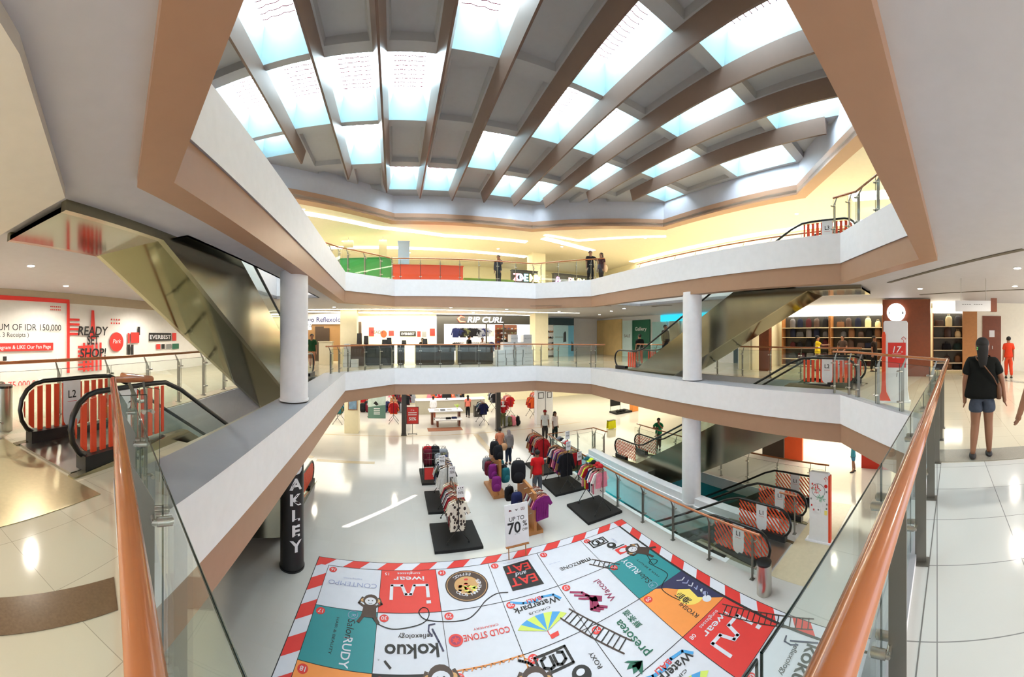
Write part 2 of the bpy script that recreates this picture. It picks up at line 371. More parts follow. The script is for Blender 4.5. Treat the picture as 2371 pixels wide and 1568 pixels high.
wall('wall_right', [(14, 9), (17.1, 9), (17.1, 25.6)], M_WHITE, 0, 3.1)
wall('wall_right', [(15.6, -9), (15.6, -1.45), (17.6, -1.45)], mat('cream_white_wall', rgb(244, 238, 222), .5), 0, 3.1)
wall('wall_back', [(26, 29.5), (-12, 29.5)], M_CREAM, -4.2, -1.1)
wall('wall_back', [(26, 27), (-12, 27)], M_CREAM, 4.2, 7.15)
wall('wall_left', [(-12, 31), (-12, -9)], M_CREAM, 4.2, 7.15)
wall('wall_left', [(-8, 31), (-8, -9)], M_CREAM, -4.2, -1.1)
wall('wall_right', [(17, -9), (17, 27)], M_CREAM, 4.2, 7.15)
wall('wall_right', [(20, -9), (20, 31)], M_CREAM, -4.2, -1.1)
# ---- ledge between the two escalator wells of the lower floor
b = MB(); b.prism([(9.0, 4.6), (9.35, 4.6), (9.35, 14.3), (9.0, 14.3)], -4.2, -3.95); b.prism([(9.0, 4.6), (9.35, 4.6), (9.35, 14.3), (9.0, 14.3)], -5.4, -4.2)
b.build('trim_6', M_WHITE, struct=True)
b = MB(); b.prism(inset(WELL, .12), -4.62, -4.19, holes=[WELL]); b.build('trim_7', M_WHITE, struct=True)
b = MB(); b.prism(inset(WELLR, .05), -4.62, -4.19, holes=[WELLR]); b.build('trim_8', M_WHITE, struct=True)
b = MB(); b.prism(inset(rect(7.3, 5.1, 11.5, 14.4), .5), -8.4, -4.4, holes=[rect(7.2, 5.0, 11.6, 14.6)]); b.build('wall_well', M_TEAL, struct=True)
#@@PART2
# ---------------------------------------------------------------- survey helpers: sight line at a bearing met with a wall plane
def _k(x): th = (x-XC)/F; return CB*math.sin(th)+SB*math.cos(th), -SB*math.sin(th)+CB*math.cos(th)
def u_at(x, v): a, c = _k(x); return a*v/c
def v_at(x, u): a, c = _k(x); return c*u/a
def z_at(y, u, v): return EZ+(Y0-y)*math.hypot(u, v)/F
def floor_at(x, y, z): a, c = _k(x); D = (z-EZ)*F/(Y0-y); return (a*D, c*D)
# ================================================================= ESCALATORS
def clip(poly, inside, inter):
    out = []
    for i in range(len(poly)):
        p, q = poly[i-1], poly[i]; a, b_ = inside(p), inside(q)
        if a != b_: out.append(inter(p, q))
        if b_: out.append(q)
    return out
def clip_convex(poly, cv):
    for i in range(len(cv)):
        a, b_ = cv[i], cv[(i+1) % len(cv)]
        f = lambda p: (b_[0]-a[0])*(p[1]-a[1])-(b_[1]-a[1])*(p[0]-a[0])
        poly = clip(poly, lambda p: f(p) >= 0, lambda p, q: (p[0]+(q[0]-p[0])*f(p)/(f(p)-f(q)), p[1]+(q[1]-p[1])*f(p)/(f(p)-f(q))))
        if len(poly) < 3: return []
    return poly
def escalator(at, label, level, diag=0, faces=1, bottom_diag=1, drop=4.2, truss=None, group=None, texty=True):
    """local x across, local y runs from the upper landing down the incline"""
    t = thing('escalator', label, 'escalator', at, 0, group)
    a0, a1, L = 1.95, 1.95+drop/math.tan(math.radians(30)), 3.9+drop/math.tan(math.radians(30))
    sl = drop/(a1-a0)
    def zl(y): return 0 if y < a0 else (-drop if y > a1 else -(y-a0)*sl)
    # stainless truss casing, closed underneath
    fr = lambda p: (p[2], p[0], p[1])
    W_ = .74
    top = [(-.0, .02), (a0+.1, .02), (a1+.05, -drop+.02), (L, -drop+.02)]
    up = [(0, .02), (a0-.15, .14), (a0+.25, .12), (a1+.1, -drop+.18), (L-.4, -drop+.03), (L, -drop+.02)]
    low = [(L, -drop-.35), (a1+.6, -drop-.95), (a1-.1, -drop-1.05), (a0-.35, -1.22), (-.1, -1.22)]
    outl = up[::-1] + low[::-1] if False else (up + low)
    outl = [(p[0], p[1]) for p in outl][::-1]
    for sx in (-1, 1):
        b = MB(); x0 = sx*W_; b.prism(outl, min(x0, x0-sx*.10), max(x0, x0-sx*.10), fr=fr); b.build('side_casing', truss or M_TRUSS, t)
    b = MB(); lw = low
    for p, q in zip(lw, lw[1:]):
        b.add([(-W_+.1, p[0], p[1]), (W_-.1, p[0], p[1]), (W_-.1, q[0], q[1]), (-W_+.1, q[0], q[1]), (-W_+.1, p[0], p[1]+.06), (W_-.1, p[0], p[1]+.06), (W_-.1, q[0], q[1]+.06), (-W_+.1, q[0], q[1]+.06)], [(0, 1, 2, 3), (4, 7, 6, 5)])
    b.build('underside_panel', M_TRUSSB, t)
    # steps
    b = MB(); n = int((a1-a0)/.36)
    for i in range(n):
        y = a0+(i+.5)*(a1-a0)/n; z = zl(y)
        b.b2((-.5, y-.19, z-.22), (.5, y+.19, z+.02), 0)
    b.build('steps', M_STEP, t)
    for y0, y1, z in ((.05, a0-.05, 0), (a1+.05, L-.05, -drop)):
        b = MB(); b.b2((-.62, y0, z-.05), (.62, y1, z+.03))
        for k in range(18): b.b2((-.5+k*.057, y0+.5 if z else y1-.4, z+.03), (-.47+k*.057, y0+.8 if z else y1-.1, z+.036))
        b.build('landing_plate', M_STEEL, t)
    # handrail loop and glass
    R = .40
    def loop(r_off):
        pts = []
        zc = .52; rr = R-r_off
        for k in range(9): an = -PI/2-PI*k/8; pts.append((.45+rr*math.cos(an), zc+rr*math.sin(an)))
        hz = zc+R-r_off
        pts += [(a0-.5, hz), (a0-.15, hz-.02), (a0+.25, hz-.02-.22*sl-.03), (a1-.2, -drop+hz+.2*sl+.02), (a1+.15, -drop+hz+.03), (a1+.5, -drop+hz)]
        for k in range(9): an = PI/2-PI*k/8; pts.append((L-.45+rr*math.cos(an), -drop+zc+rr*math.sin(an)))
        return pts
    for sx in (-1, 1):
        b = MB(); x = sx*.62
        lp = loop(0)
        b.tube([(x, .9, .12)]+[(x, p[0], p[1]) for p in lp]+[(x, L-.9, -drop+.12)], .036, 8); b.build('handrail', M_RUB, t)
        g = MB(); inner = loop(.05)
        poly = inner + [(L-.5, -drop+.05), (a1, -drop+.05), (a0, .05), (.5, .05)]
        g.prism(poly[::-1], x-.006, x+.006, fr=fr); g.build('glass_panel', G_ESC, t)
        # stripes on the glass by both landings
        def decal(y0, y1, zb, dg, capsule, name='striped_decal'):
            d = MB(); k = 0; w_, pt = (.085, .15) if not dg else (.048, .135)
            yy = y0-1.2*dg
            while yy < y1:
                if dg: q = [(yy, zb), (yy+w_, zb), (yy+w_+1.0*dg, zb+1.0), (yy+1.0*dg, zb+1.0)]
                else: q = [(yy, zb), (yy+w_, zb), (yy+w_, zb+1.0), (yy, zb+1.0)]
                q = clip_convex(q, [(y0, zb-1), (y1, zb-1), (y1, zb+2), (y0, zb+2)])
                if q: q = clip_convex(q, capsule)
                if q: d.prism(q, x-.011, x+.011, fr=fr)
                yy += pt
            d.build(name, M_ORG, t)
        def capsule(yc0, yc1, zc, r): return [(yc1+r*math.cos(a), zc+r*math.sin(a)) for a in [(-PI/2+PI*k/10) for k in range(11)]] + [(yc0+r*math.cos(a), zc+r*math.sin(a)) for a in [(PI/2+PI*k/10) for k in range(11)]]
        decal(.05, 1.75, .08, .9 if diag else 0, capsule(.45, 2.2, .52, .34))
        decal(L-(1.6), L-(.05 if bottom_diag else 1.0), -drop+.08, -.0 if not bottom_diag else .9, capsule(L-2.2, L-.45, -drop+.52, .34))
        # placard
        if texty:
            d = MB(); yp = .98; zt = .92; pw = .17
            pl = [(yp-pw, zt), (yp-pw, .38)] + [(yp+pw*math.cos(a), .32+pw*math.sin(a)) for a in [PI+PI*k/8 for k in range(1, 8)]] + [(yp+pw, .38), (yp+pw, zt)]
            d.prism(pl, x-.017, x+.017, fr=fr, mi=0)
            for fs in (-1, 1):
                d.text(level, .17, (x+fs*.018, yp, .62), right=(0, fs, 0), up=(0, 0, 1), mi=1, depth=.003, bold=.01)
                d.b2((min(x+fs*.018, x+fs*.021), yp-.09, .56), (max(x+fs*.018, x+fs*.021), yp+.09, .566), 2)
                d.text('THE CENTRE', .03, (x+fs*.018, yp, .5), right=(0, fs, 0), up=(0, 0, 1), mi=2, depth=.003) if False else None
            d.build('level_placard', [M_PAPER, M_PRINT, M_RED], t)
    # black comb inlet boxes between the balustrades
    for sx in (-1, 1):
        b = MB(); b.b2((sx*.62-.09, .2, 0.03), (sx*.62+.09, .95, .20)); b.b2((sx*.62-.08, .95, .03), (sx*.62+.08, 1.7, .14)); b.build('newel_base', M_BLK, t)
        b = MB(); b.b2((sx*.62-.09, L-.95, -drop+.03), (sx*.62+.09, L-.2, -drop+.2)); b.build('newel_base', M_BLK, t)
    return t
UL, UR = -3.82, 10.58
escalator((UL, 2.3, 4.2), 'steel clad escalator on the left rising to the top storey, seen from underneath', 'L3', bottom_diag=0)
escalator((UL, 2.3, 0), 'escalator with orange striped glass and L2 placard at the left', 'L2')
escalator((UR, 2.3, 4.2), 'steel clad escalator on the right rising past the round column to the top storey', 'L3', bottom_diag=0)
escalator((UR, 2.3, 0), 'escalator with orange striped glass behind the rail beside the 17th sale totem', 'L2', bottom_diag=1)
escalator((8.15, 3.9, -4.2), 'nearest escalator of the lower floor well, with diagonal orange stripes and L1 placard', 'L1', diag=1, drop=3.9)
escalator((UR, 3.9, -4.2), 'escalator of the lower floor behind the white ledge, partly hidden by the map totem', 'L1', diag=1, drop=3.9)
for pts in ([(-3.6, 15.6), (-.9, 15.6), (-.9, 15.9), (-3.6, 15.9)], [(-5.4, 16.6), (-3.9, 15.9), (-3.8, 16.15), (-5.3, 16.9)], [(4.6, 15.6), (4.9, 15.6), (4.9, 19.8), (4.6, 19.8)], [(1.7, 15.4), (2.2, 15.4), (2.2, 17.6), (1.7, 17.6)], [(-8, 19.95), (12, 19.95), (12, 20.02), (-8, 20.02)]):
    b = MB(); b.prism(pts, -4.199, -4.196); b.build('floor', mat('beige_stone_strip', rgb(186, 168, 136), .25, noise=(9, .1)), struct=True)
# brass floor plates at the head of the escalators
b = MB(); b.b2((-5.3, .95, .001), (-2.62, 2.3, .006)); b.build('floor_plate', M_BRASS, at=(0, 0, 0), **T('brushed brass landing plate in the floor before the left L2 escalator', 'floor plate'))
b = MB(); b.b2((7.4, 2.9, .001), (11.5, 3.9, .005)); b.build('floor_plate', mat('pale_stone_plate', rgb(206, 192, 162), .2, noise=(8, .1)), at=(0, 0, -4.2), **T('pale stone landing in the lower floor before the L1 escalators', 'floor plate'))
# ================================================================= BALUSTRADES
def balustrade(name, pts, z, label, side=1, H=1.2, post=.96, r=.03, goff=.17, poff=.10, start=.3, wood=M_WOOD, pw=.085, firsts={}, group='glass balustrades'):
    """pts in plan (u, v); side: +1 puts the glass to the left of the direction of travel"""
    t = thing(name, label, 'balustrade', (pts[0][0], pts[0][1], z), 0, group)
    o = Vector((pts[0][0], pts[0][1], 0)); P = [Vector((p[0], p[1], 0))-o for p in pts]
    b = MB(); b.tube([p+Vector((0, 0, H-r)) for p in P], r, 14); b.build('handrail', wood, t)
    for i in range(len(P)-1):
        a, c = P[i], P[i+1]; d = (c-a); Ln = d.length
        if Ln < .25: continue
        d = d/Ln; n = Vector((-d.y, d.x, 0))*side; ang = math.atan2(d.y, d.x)
        k = max(1, round((Ln-.1)/post)); st = firsts.get(i, min(start, Ln*.2)); ps = []
        s_ = st
        while s_ < Ln-.08: ps.append(s_); s_ += post
        if not ps: ps = [Ln/2]
        if Ln-ps[-1] > .5: ps.append(Ln-.12)
        for q in ps:
            m = MB(); c0 = a+d*q
            R = Matrix.Rotation(ang, 3, 'Z')
            def fr(p): return tuple(c0 + n*p[0] + Vector((0, 0, p[1])) + d*p[2])
            # flat plate post that leans in to the rail with a cut top
            m.prism([(poff-.042, 0), (poff+.036, 0), (poff+.036, H-.26), (poff-.0, H-.20), (.012, H-.055), (-.012, H-.055), (poff-.042, H-.22)], -.0075, .0075, fr=fr)
            m.prism([(poff-.06, 0), (poff+.05, 0), (poff+.05, .012), (poff-.06, .012)], -.05, .05, fr=fr)
            po = m.build('post', M_POST, t)
            for zc in (H-.32, .26):
                m = MB()
                for e in (-.045, .045):
                    c1 = c0+d*e+Vector((0, 0, zc)); m.tube([c1+n*(poff+.02), c1+n*(goff+.035)], .0125, 8); m.tube([c1+n*(goff-.03), c1+n*(goff+.03)], .019, 8)
                c1 = c0+Vector((0, 0, zc)); m.tube([c1+n*(poff+.03)-d*.055, c1+n*(poff+.03)+d*.055], .0125, 8)
                m.build('clamp', M_STEEL, po)
        edges = [0.03]+ps+[Ln-.03]
        for e0, e1 in zip(edges, edges[1:]):
            if e1-e0 < .12: continue
            e0 += .008; e1 -= .008
            m = MB(); m.prism([tuple((a+d*e0+n*(goff-.006))[:2]), tuple((a+d*e1+n*(goff-.006))[:2]), tuple((a+d*e1+n*(goff+.006))[:2]), tuple((a+d*e0+n*(goff+.006))[:2])], .07, H-.16, 0)
            q = [a+d*e0+n*goff, a+d*e1+n*goff]
            for w0, w1 in ((q[0]+Vector((0, 0, H-.158)), q[1]+Vector((0, 0, H-.158))), (q[0]+Vector((0, 0, .07)), q[0]+Vector((0, 0, H-.158))), (q[1]+Vector((0, 0, .07)), q[1]+Vector((0, 0, H-.158)))): m.tube([w0, w1], .0035, 4, 1)
            m.build('glass_panel', [G_CLR, G_EDGE], t)
    return t
V0 = inv(-.153, .117); EL = inv(-3.1, 1.37); C6 = inv(5.83, 1.865)
balustrade('balustrade', [inv(-3.42, 1.62), inv(-3.0, 1.74), EL, V0, C6, (8.78, 2.1), (9.02, 2.8)], 0, 'nearest glass balustrade with thick orange wood handrail running past both sides of the viewer', side=1, firsts={2: .1, 3: 1.48-.86}, r=.031)
RP = [(-2.75, 13.7), (-2.35, 14.5), (-.1, 16.8), (7.15, 16.6), (9.25, 14.2), (9.6, 13.75)]
balustrade('balustrade', RP, 0, 'far glass balustrade of the middle storey in front of the counters', side=-1, start=.4, r=.03, pw=.05)
balustrade('balustrade', RP, 4.2, 'far glass balustrade of the top storey with the people behind it', side=-1, start=.4)
balustrade('balustrade', [C6, (8.78, 2.1), (9.02, 2.8)], 4.2, 'short glass balustrade of the top storey by the right escalator head', side=1)
balustrade('balustrade', [(-5.0, 1.9), (-5.0, 13.6), (-2.9, 13.9)][:2], 0, 'glass balustrade with wood rail between the left escalator and the printed wall', side=-1, post=1.15)
balustrade('balustrade', [(11.75, 13.9), (11.75, 2.6)], 0, 'glass balustrade behind the right escalator, before the bag shop', side=-1, post=1.25)
balustrade('balustrade', [(11.75, 13.9), (11.75, 2.6)], 4.2, 'top storey glass balustrade behind the right escalator', side=-1, post=1.25)
balustrade('balustrade', [(6.99, 3.95), (6.99, 14.7), (9.5, 14.6), (9.62, 13.6)], -4.2, 'glass balustrade around the left side of the lower floor escalator well', side=-1, post=1.3, start=.25)
balustrade('balustrade', [(9.18, 3.95), (9.18, 4.5)], -4.2, 'short glass balustrade between the two L1 escalator heads', side=-1)
balustrade('balustrade', [(11.75, 13.9), (11.75, 3.8)], -4.2, 'glass balustrade on the far side of the lower floor well, behind the escalators', side=-1, post=1.3)
# ================================================================= DOWNLIGHTS: some seen, more added to brighten the storeys
def downlight(u, v, z, pw, col, label, rr=.075, big=False):
    t = thing('downlight', label, 'downlight', (u, v, z), 0, 'recessed ceiling downlights')
    b = MB(); b.cyl((0, 0), rr+.02, -.012, -.001, 18); b.build('trim_ring', M_WHITE, t)
    b = MB(); b.cyl((0, 0), rr, -.018, -.012, 18); b.build('diffuser', M_LAMP, t)
    if pw:
        l = bpy.data.lights.new('downlight_lamp', 'SPOT'); l.energy = pw; l.color = col; l.shadow_soft_size = .07; l.spot_size = 2.7; l.spot_blend = .6
        o = bpy.data.objects.new('downlight_lamp', l); COL.objects.link(o); o.location = X(u, v, z-.05)
seen_added2 = [(-6.39, 3.65), (7.4, -1.75), (10.1, -2.31), (10.9, .54), (11.6, 14.8), (2.97, 18.0), (-3.1, 17.6), (6.2, 18.4), (9.6, 18.6), (12.2, 16.8), (13, 5), (-7.2, 8), (-7.2, 13), (3.5, -2.2), (.4, -2.6), (-2.8, -2), (-6.8, -1), (12.5, -4), (0, 21.5), (5, 21.5), (13.5, 20), (13.6, 11.5), (7, -5), (2, -6), (-4, -5.5), (-8.4, 3), (-8.4, 6), (-8.4, 10.5), (-6.6, 16), (-8.2, -1.5)]  # partly seen; those close to the left wall are added to brighten it
for i, (u, v) in enumerate(seen_added2): downlight(u, v, 3.1 if not (u < -4 and v < 2) and not (u < -2.3 and v < 1) else 3.0, 85 if u > -6 else 140, (1, .92, .8), 'round recessed downlight in the white ceiling of the middle storey')
spots3 = [(-3.95, 14.6), (1.98, 18.6), (14.4, 6.2), (12.97, 14.6), (-8, 12), (6.5, 21), (10, 19), (-3, 20), (-8, 6), (14.6, 1), (-8.5, 18), (1, 23), (14, 21)]
for u, v in spots3: downlight(u, v, 7.15, 85, (1, .95, .84), 'round recessed downlight in the yellow lit ceiling of the top storey')
spots1 = [(-4, 17), (0, 18.6), (4, 18.6), (8, 18.4), (12.5, 16), (13.4, 10), (13, 4), (12, 0), (-5, 11), (-5, 5), (6.5, -1.5), (0, -1.5)]
for u, v in spots1: downlight(u, v, -1.1, 55, (1, .9, .7), 'round recessed downlight in the ceiling over the lower floor')
# light coves of the top storey ceiling: long glowing slots
def cove(pts, z, wd, label, m=M_COVE, e=0):
    b = MB(); b.M = Matrix.Translation((-pts[0][0], -pts[0][1], -z))
    n = len(pts); L_ = []; R_ = []
    for i, p in enumerate(pts):
        a = Vector(pts[max(0, i-1)]); c = Vector(pts[min(n-1, i+1)]); d = (c-a).normalized(); q = Vector((-d.y, d.x))*wd/2
        L_.append((p[0]+q.x, p[1]+q.y)); R_.append((p[0]-q.x, p[1]-q.y))
    b.prism(L_+R_[::-1], z-.02, z-.005)
    b.build('light_slot', m, at=(pts[0][0], pts[0][1], z), **T(label, 'light slot', 'glowing ceiling light slots'))
cove([(-5.6, 11.6), (-4.6, 14.6), (-.9, 17.6), (2.8, 18.9), (7.6, 18.9)], 7.15, .42, 'long glowing curved slot in the top ceiling above the green and orange counters')
cove([(8.0, 17.2), (10.2, 17.3), (13.6, 13.6)], 7.15, .28, 'thin glowing slot in the top ceiling at the right of the centre')
cove([(8.2, 17.8), (12.2, 18.9)], 7.15, .5, 'short glowing slot in the top ceiling above the two people')
cove([(10.9, 5.4), (14, 2.2)][:2], 7.15, .9, 'broad glowing slot in the top ceiling beside the right roof edge') if False else None
cove([(13.4, 3.4), (13.4, -1.5)], 7.15, .8, 'broad glowing slot in the top ceiling beside the right roof edge')
cove([(16.4, 20), (16.4, 2)], 7.15, .5, 'long glowing slot along the right wall of the top storey')
cove([(-8, 21), (9, 22.5)], 7.15, .5, 'long glowing slot at the back of the top storey ceiling')
for pts, wd, lb in (([(-4.8, 18.9), (9, 20.2), (11.5, 19.4)], .12, 'thin glowing line in the middle storey ceiling before the surf shop'), ([(-1.6, 23.2), (10.4, 23.2)], .22, 'glowing slot along the far shop fronts of the middle storey'), ([(-6, 20.2), (-2.2, 21.9), (2.4, 22.3)], .55, 'broad glowing ceiling slot over the raised lettering shop')): cove(pts, 3.1, wd, lb)
def lamp_area(u, v, z, su, sv, pw, col): area('cove_lamp', u, v, z, su, sv, pw, col)
lamp_area(1, 19.5, 7.0, 10, 1.0, 195, (1, .95, .85)); lamp_area(14.3, 6, 7.0, 1, 12, 195, (1, .95, .85)); lamp_area(-7, 12, 7.0, 1, 12, 150, (1, .95, .85)); lamp_area(2, 23.4, 3.0, 10, .6, 160, (1, .93, .74))
#@@PART3
# ================================================================= THE GAME MAT ON THE LOWER FLOOR
def game_mat():
    t = thing('floor_mat', 'huge white, red, teal and orange snakes-and-ladders floor mat covered in shop logos', 'floor mat', (-1.95, 8.85, -4.2), math.radians(-1.45))
    C = [mat('mat_white_vinyl', rgb(208, 208, 216), .6), M_RED, M_TEAL, M_ORGP, M_PRINT, mat('wine_print', rgb(150, 40, 84), .5), mat('blue_print', rgb(66, 150, 206), .5), mat('dark_green_print', rgb(24, 96, 74), .5), mat('brown_print', rgb(62, 42, 34), .5), mat('lime_print', rgb(200, 214, 96), .5), mat('grey_blue_print', rgb(150, 156, 190), .5), mat('navy_print', rgb(40, 40, 78), .5), mat('tan_print', rgb(196, 150, 96), .5), mat('yellow_print', rgb(238, 206, 96), .5)]
    G = 1.333; GT = 1.315; b0 = .31; t0 = .27; NR = 6; S = b0*2+6*G; TT = t0*2+NR*GT
    b = MB(); b.b2((0, -TT, .001), (S, 0, .005), 0); b.b2((-.02, -TT-.02, .0005), (S+.02, .02, .0035), 4); b.build('sheet', C, t)
    # red bars of the striped border
    b = MB(); z0, z1 = .005, .0075
    k = -.2
    while k < S:
        for yy in (0, -TT+t0):
            q = clip_convex([(k, yy-t0), (k+.42, yy-t0), (k+.66, yy), (k+.24, yy)], [(0, yy-t0), (S, yy-t0), (S, yy), (0, yy)])
            if q: b.prism(q, z0, z1, 1)
        k += .86
    k = -.3
    while k < TT:
        for xx in (0, S-b0):
            q = clip_convex([(xx, -k-.24), (xx, -k-.66), (xx+b0, -k-.42), (xx+b0, -k)], [(xx, -TT), (xx+b0, -TT), (xx+b0, 0), (xx, 0)])
            if len(q) > 2: b.prism(q, z0, z1+.0005, 1)
        k += .86
    b.build('border_stripe_pattern', C, t)
    def cc(i, j): return b0+G*(i+.5), -(t0+GT*(j+.5))
    # coloured squares and black grid
    b = MB()
    for i, j, m in ((1, 0, 1), (0, 1, 2), (5, 1, 2), (0, 2, 3), (1, 2, 4), (5, 2, 3), (5, 3, 1), (2, 4, 3), (3, 5, 2), (0, 4, 1)):
        x, y = cc(i, j); b.b2((x-G/2, y-GT/2, .0075), (x+G/2, y+GT/2, .009), m)
    b.build('square_pattern', C, t)
    b = MB()
    for i in range(7): b.b2((b0+G*i-.006, -TT+t0, .009), (b0+G*i+.006, -t0, .0105), 4)
    for j in range(NR+1): b.b2((b0, -t0-GT*j-.006, .009), (S-b0, -t0-GT*j+.006, .0105), 4)
    b.b2((S-b0-.0, -TT+t0, .009), (S-b0+.05, -t0, .011), 4)
    b.build('grid_lines', C, t)
    FL = dict(right=(-1, 0, 0), up=(0, -1, 0)); RT = dict(right=(0, -1, 0), up=(1, 0, 0)); AW = dict(right=(0, 1, 0), up=(-1, 0, 0))
    b = MB(); Z = .0125
    nums = {(0, 0): '16', (1, 0): '15', (2, 0): '14', (3, 0): '13', (4, 0): '12', (5, 0): '11', (0, 1): '17', (1, 1): '30', (2, 1): '29', (3, 1): '28', (4, 1): '27', (5, 1): '10', (0, 2): '18', (1, 2): '31', (2, 2): '36', (3, 2): '35', (4, 2): '26', (5, 2): '09', (5, 3): '08', (4, 3): '25', (5, 4): '07', (3, 3): '34', (2, 3): '33', (1, 3): '32', (0, 3): '19', (4, 4): '24'}
    def disc(x, y, r, mi, z=.0115, sx=1, n=24): b.prism([(x+r*sx*math.cos(2*PI*k/n), y+r*math.sin(2*PI*k/n)) for k in range(n)], z-.001, z, mi)
    def tx(s_, size, x, y, o=FL, mi=4, bold=0, sx=1, shear=0): b.text(s_, size, (x, y, Z), mi=mi, depth=.0, bold=bold, sx=sx, shear=shear, **o)
    for (i, j), s_ in nums.items():
        x, y = cc(i, j); x -= G/2-.14; y += GT/2-.14; disc(x, y, .095, 1, .0114); tx(s_, .13, x, y+.045, mi=0, bold=.01)
    def poly(pts, mi, z=.0118): b.prism(pts, z-.001, z, mi)
    def line(pts, w_, mi, z=.0135):
        for p, q in zip(pts, pts[1:]):
            d = Vector((q[0]-p[0], q[1]-p[1])); n = Vector((-d.y, d.x)).normalized()*w_/2; d = d.normalized()*w_*.3
            poly([(p[0]+n.x-d.x, p[1]+n.y-d.y), (p[0]-n.x-d.x, p[1]-n.y-d.y), (q[0]-n.x+d.x, q[1]-n.y+d.y), (q[0]+n.x+d.x, q[1]+n.y+d.y)], mi, z)
    # 16
    x, y = cc(0, 0); tx('CONTEMPO', .2, x+.02, y+.16, mi=10, sx=1.05); tx('inspiring fashion', .07, x, y+.30, mi=10)
    # iwear squares
    for i, j in ((1, 0), (5, 3)):
        x, y = cc(i, j); tx('sunglasses', .12, x, y+.58, mi=0, sx=1.15); tx('iwear', .22, x, y+.43, mi=0, sx=1.5, bold=.012)
        line([(x-.40, y-.28), (x-.40, y+.14), (x-.16, y+.14), (x-.08, y-.14), (x+.04, y-.14), (x+.12, y+.14), (x+.42, y+.14), (x+.42, y-.22)], .075, 0); b.b2((x+.37, y-.42, .012), (x+.47, y-.33, .0135), 0)
    # 14 round coffee badge
    x, y = cc(2, 0); disc(x, y+.02, .5, 8, .0112, n=40); disc(x, y+.02, .47, 12, .0114, n=40); disc(x, y+.02, .455, 8, .0116, n=40); disc(x, y+.02, .29, 12, .0118, n=40)
    random.seed(3)
    for k in range(26): a = random.random()*6.28; r = .25*math.sqrt(random.random()); disc(x+r*math.cos(a), y+.02+r*math.sin(a), .035, random.choice([9, 13, 1, 12]), .0121, 1.5, 8)
    def ring(s_, r, a0, step, size, mi=0, flip=1):
        for k, c in enumerate(s_):
            a = a0+flip*k*step; p = (x+r*math.cos(a), y+.02+r*math.sin(a)); u_ = (math.cos(a)*-flip, math.sin(a)*-flip, 0); r_ = (u_[1], -u_[0], 0)
            if c != ' ': b.text(c, size, (p[0], p[1], Z), right=r_, up=u_, mi=mi, depth=0, bold=.012)
    ring('BENGAWAN SOLO', .34, PI*.12, -.235, .13, 0, 1); ring('COFFEE', .41, PI*.72, -.21, .12, 0, 1)
    # 13 eat and eat
    x, y = cc(3, 0); poly([(x-.34, y+.44), (x+.36, y+.5), (x+.4, y-.46), (x-.36, y-.42)], 4); tx('EAT', .37, x, y+.40, mi=1, bold=.015); tx('EAT', .38, x, y-.04, mi=1, bold=.02); tx('and', .2, x+.03, y+.12, mi=0, shear=.3, bold=.01) ; tx('The first taste of the city', .06, x, y+.56, mi=10)
    # 12 and 11
    x, y = cc(4, 0); tx('man', .24, x+.3, y-.12, mi=4, bold=.015); tx('ZONE', .17, x-.14, y-.12, mi=4); tx('for real men', .06, x-.4, y+.12, mi=10)
    def dc(x, y, sz):
        line([(x-sz, y-sz*.6), (x+sz, y-sz*.6), (x+sz, y+sz*.6), (x-sz, y+sz*.6), (x-sz, y-sz*.6)], sz*.16, 4)
        for e in (-1, 1): line([(x+e*sz*.1, y+sz*.35), (x+e*sz*.1, y-sz*.3), (x+e*sz*.35, y-sz*.4), (x+e*sz*.7, y-sz*.2), (x+e*sz*.7, y+sz*.3), (x+e*sz*.4, y+sz*.42)], sz*.17, 4)
    x, y = cc(5, 0); dc(x-.28, y+.32, .24); disc(x-.05, y+.0, .13, 4); disc(x-.05, y+.02, .05, 0, .013); tx('ROXY', .09, x+.17, y+.14, o=AW, mi=10); b.b2((x-.1, y-.48, .011), (x+.28, y-.22, .012), 1); disc(x+.08, y-.36, .08, 0, .013, 1.4)
    line([(x-.12, y-.16), (x+.26, y-.16)], .03, 4)
    x, y = cc(3, 2); dc(x-.2, y+.34, .3); disc(x+.12, y-.1, .17, 4); disc(x+.12, y-.06, .06, 0, .013, 1.3); tx('ROXY', .13, x+.5, y+.0, o=AW, mi=4); b.b2((x+.15, y-.6, .011), (x+.5, y-.4, .012), 1)
    # salon
    for i, o, sg in ((0, RT, 1), (5, AW, -1)):
        x, y = cc(i, 1); tx('Salon', .22, x+sg*.08, y+sg*.20, o=o, mi=4, shear=.15); tx('RUDY', .24, x+sg*.07, y-sg*.32, o=o, mi=0, bold=.012); tx('R', .13, x+sg*.13, y+sg*.52, o=o, mi=10); tx('HAIR & BEAUTY', .08, x-sg*.16, y, o=o, mi=4, sx=1.5)
        n = 24; line([(x+sg*.16+.1*math.cos(6.28*k/n), y+sg*.54+.1*math.sin(6.28*k/n)) for k in range(n+1)], .012, 10)
    # 30 kokuo
    for i, j in ((1, 1), (5, 4)):
        x, y = cc(i, j); tx('kokuo', .40, x+.02, y-.08, mi=4, bold=.018); line([(x-.46, y-.42), (x-.36, y-.54)], .04, 4); tx('reflexology', .15, x+.1, y+.14, mi=4); line([(x+.60, y-.25), (x+.54, y-.05), (x+.48, y+.12), (x+.44, y+.24)], .035, 11)
        line([(x+.50, y+.36), (x+.38, y+.34), (x+.36, y+.2), (x+.42, y+.08)], .03, 11); tx('R', .05, x-.58, y-.38, mi=4)
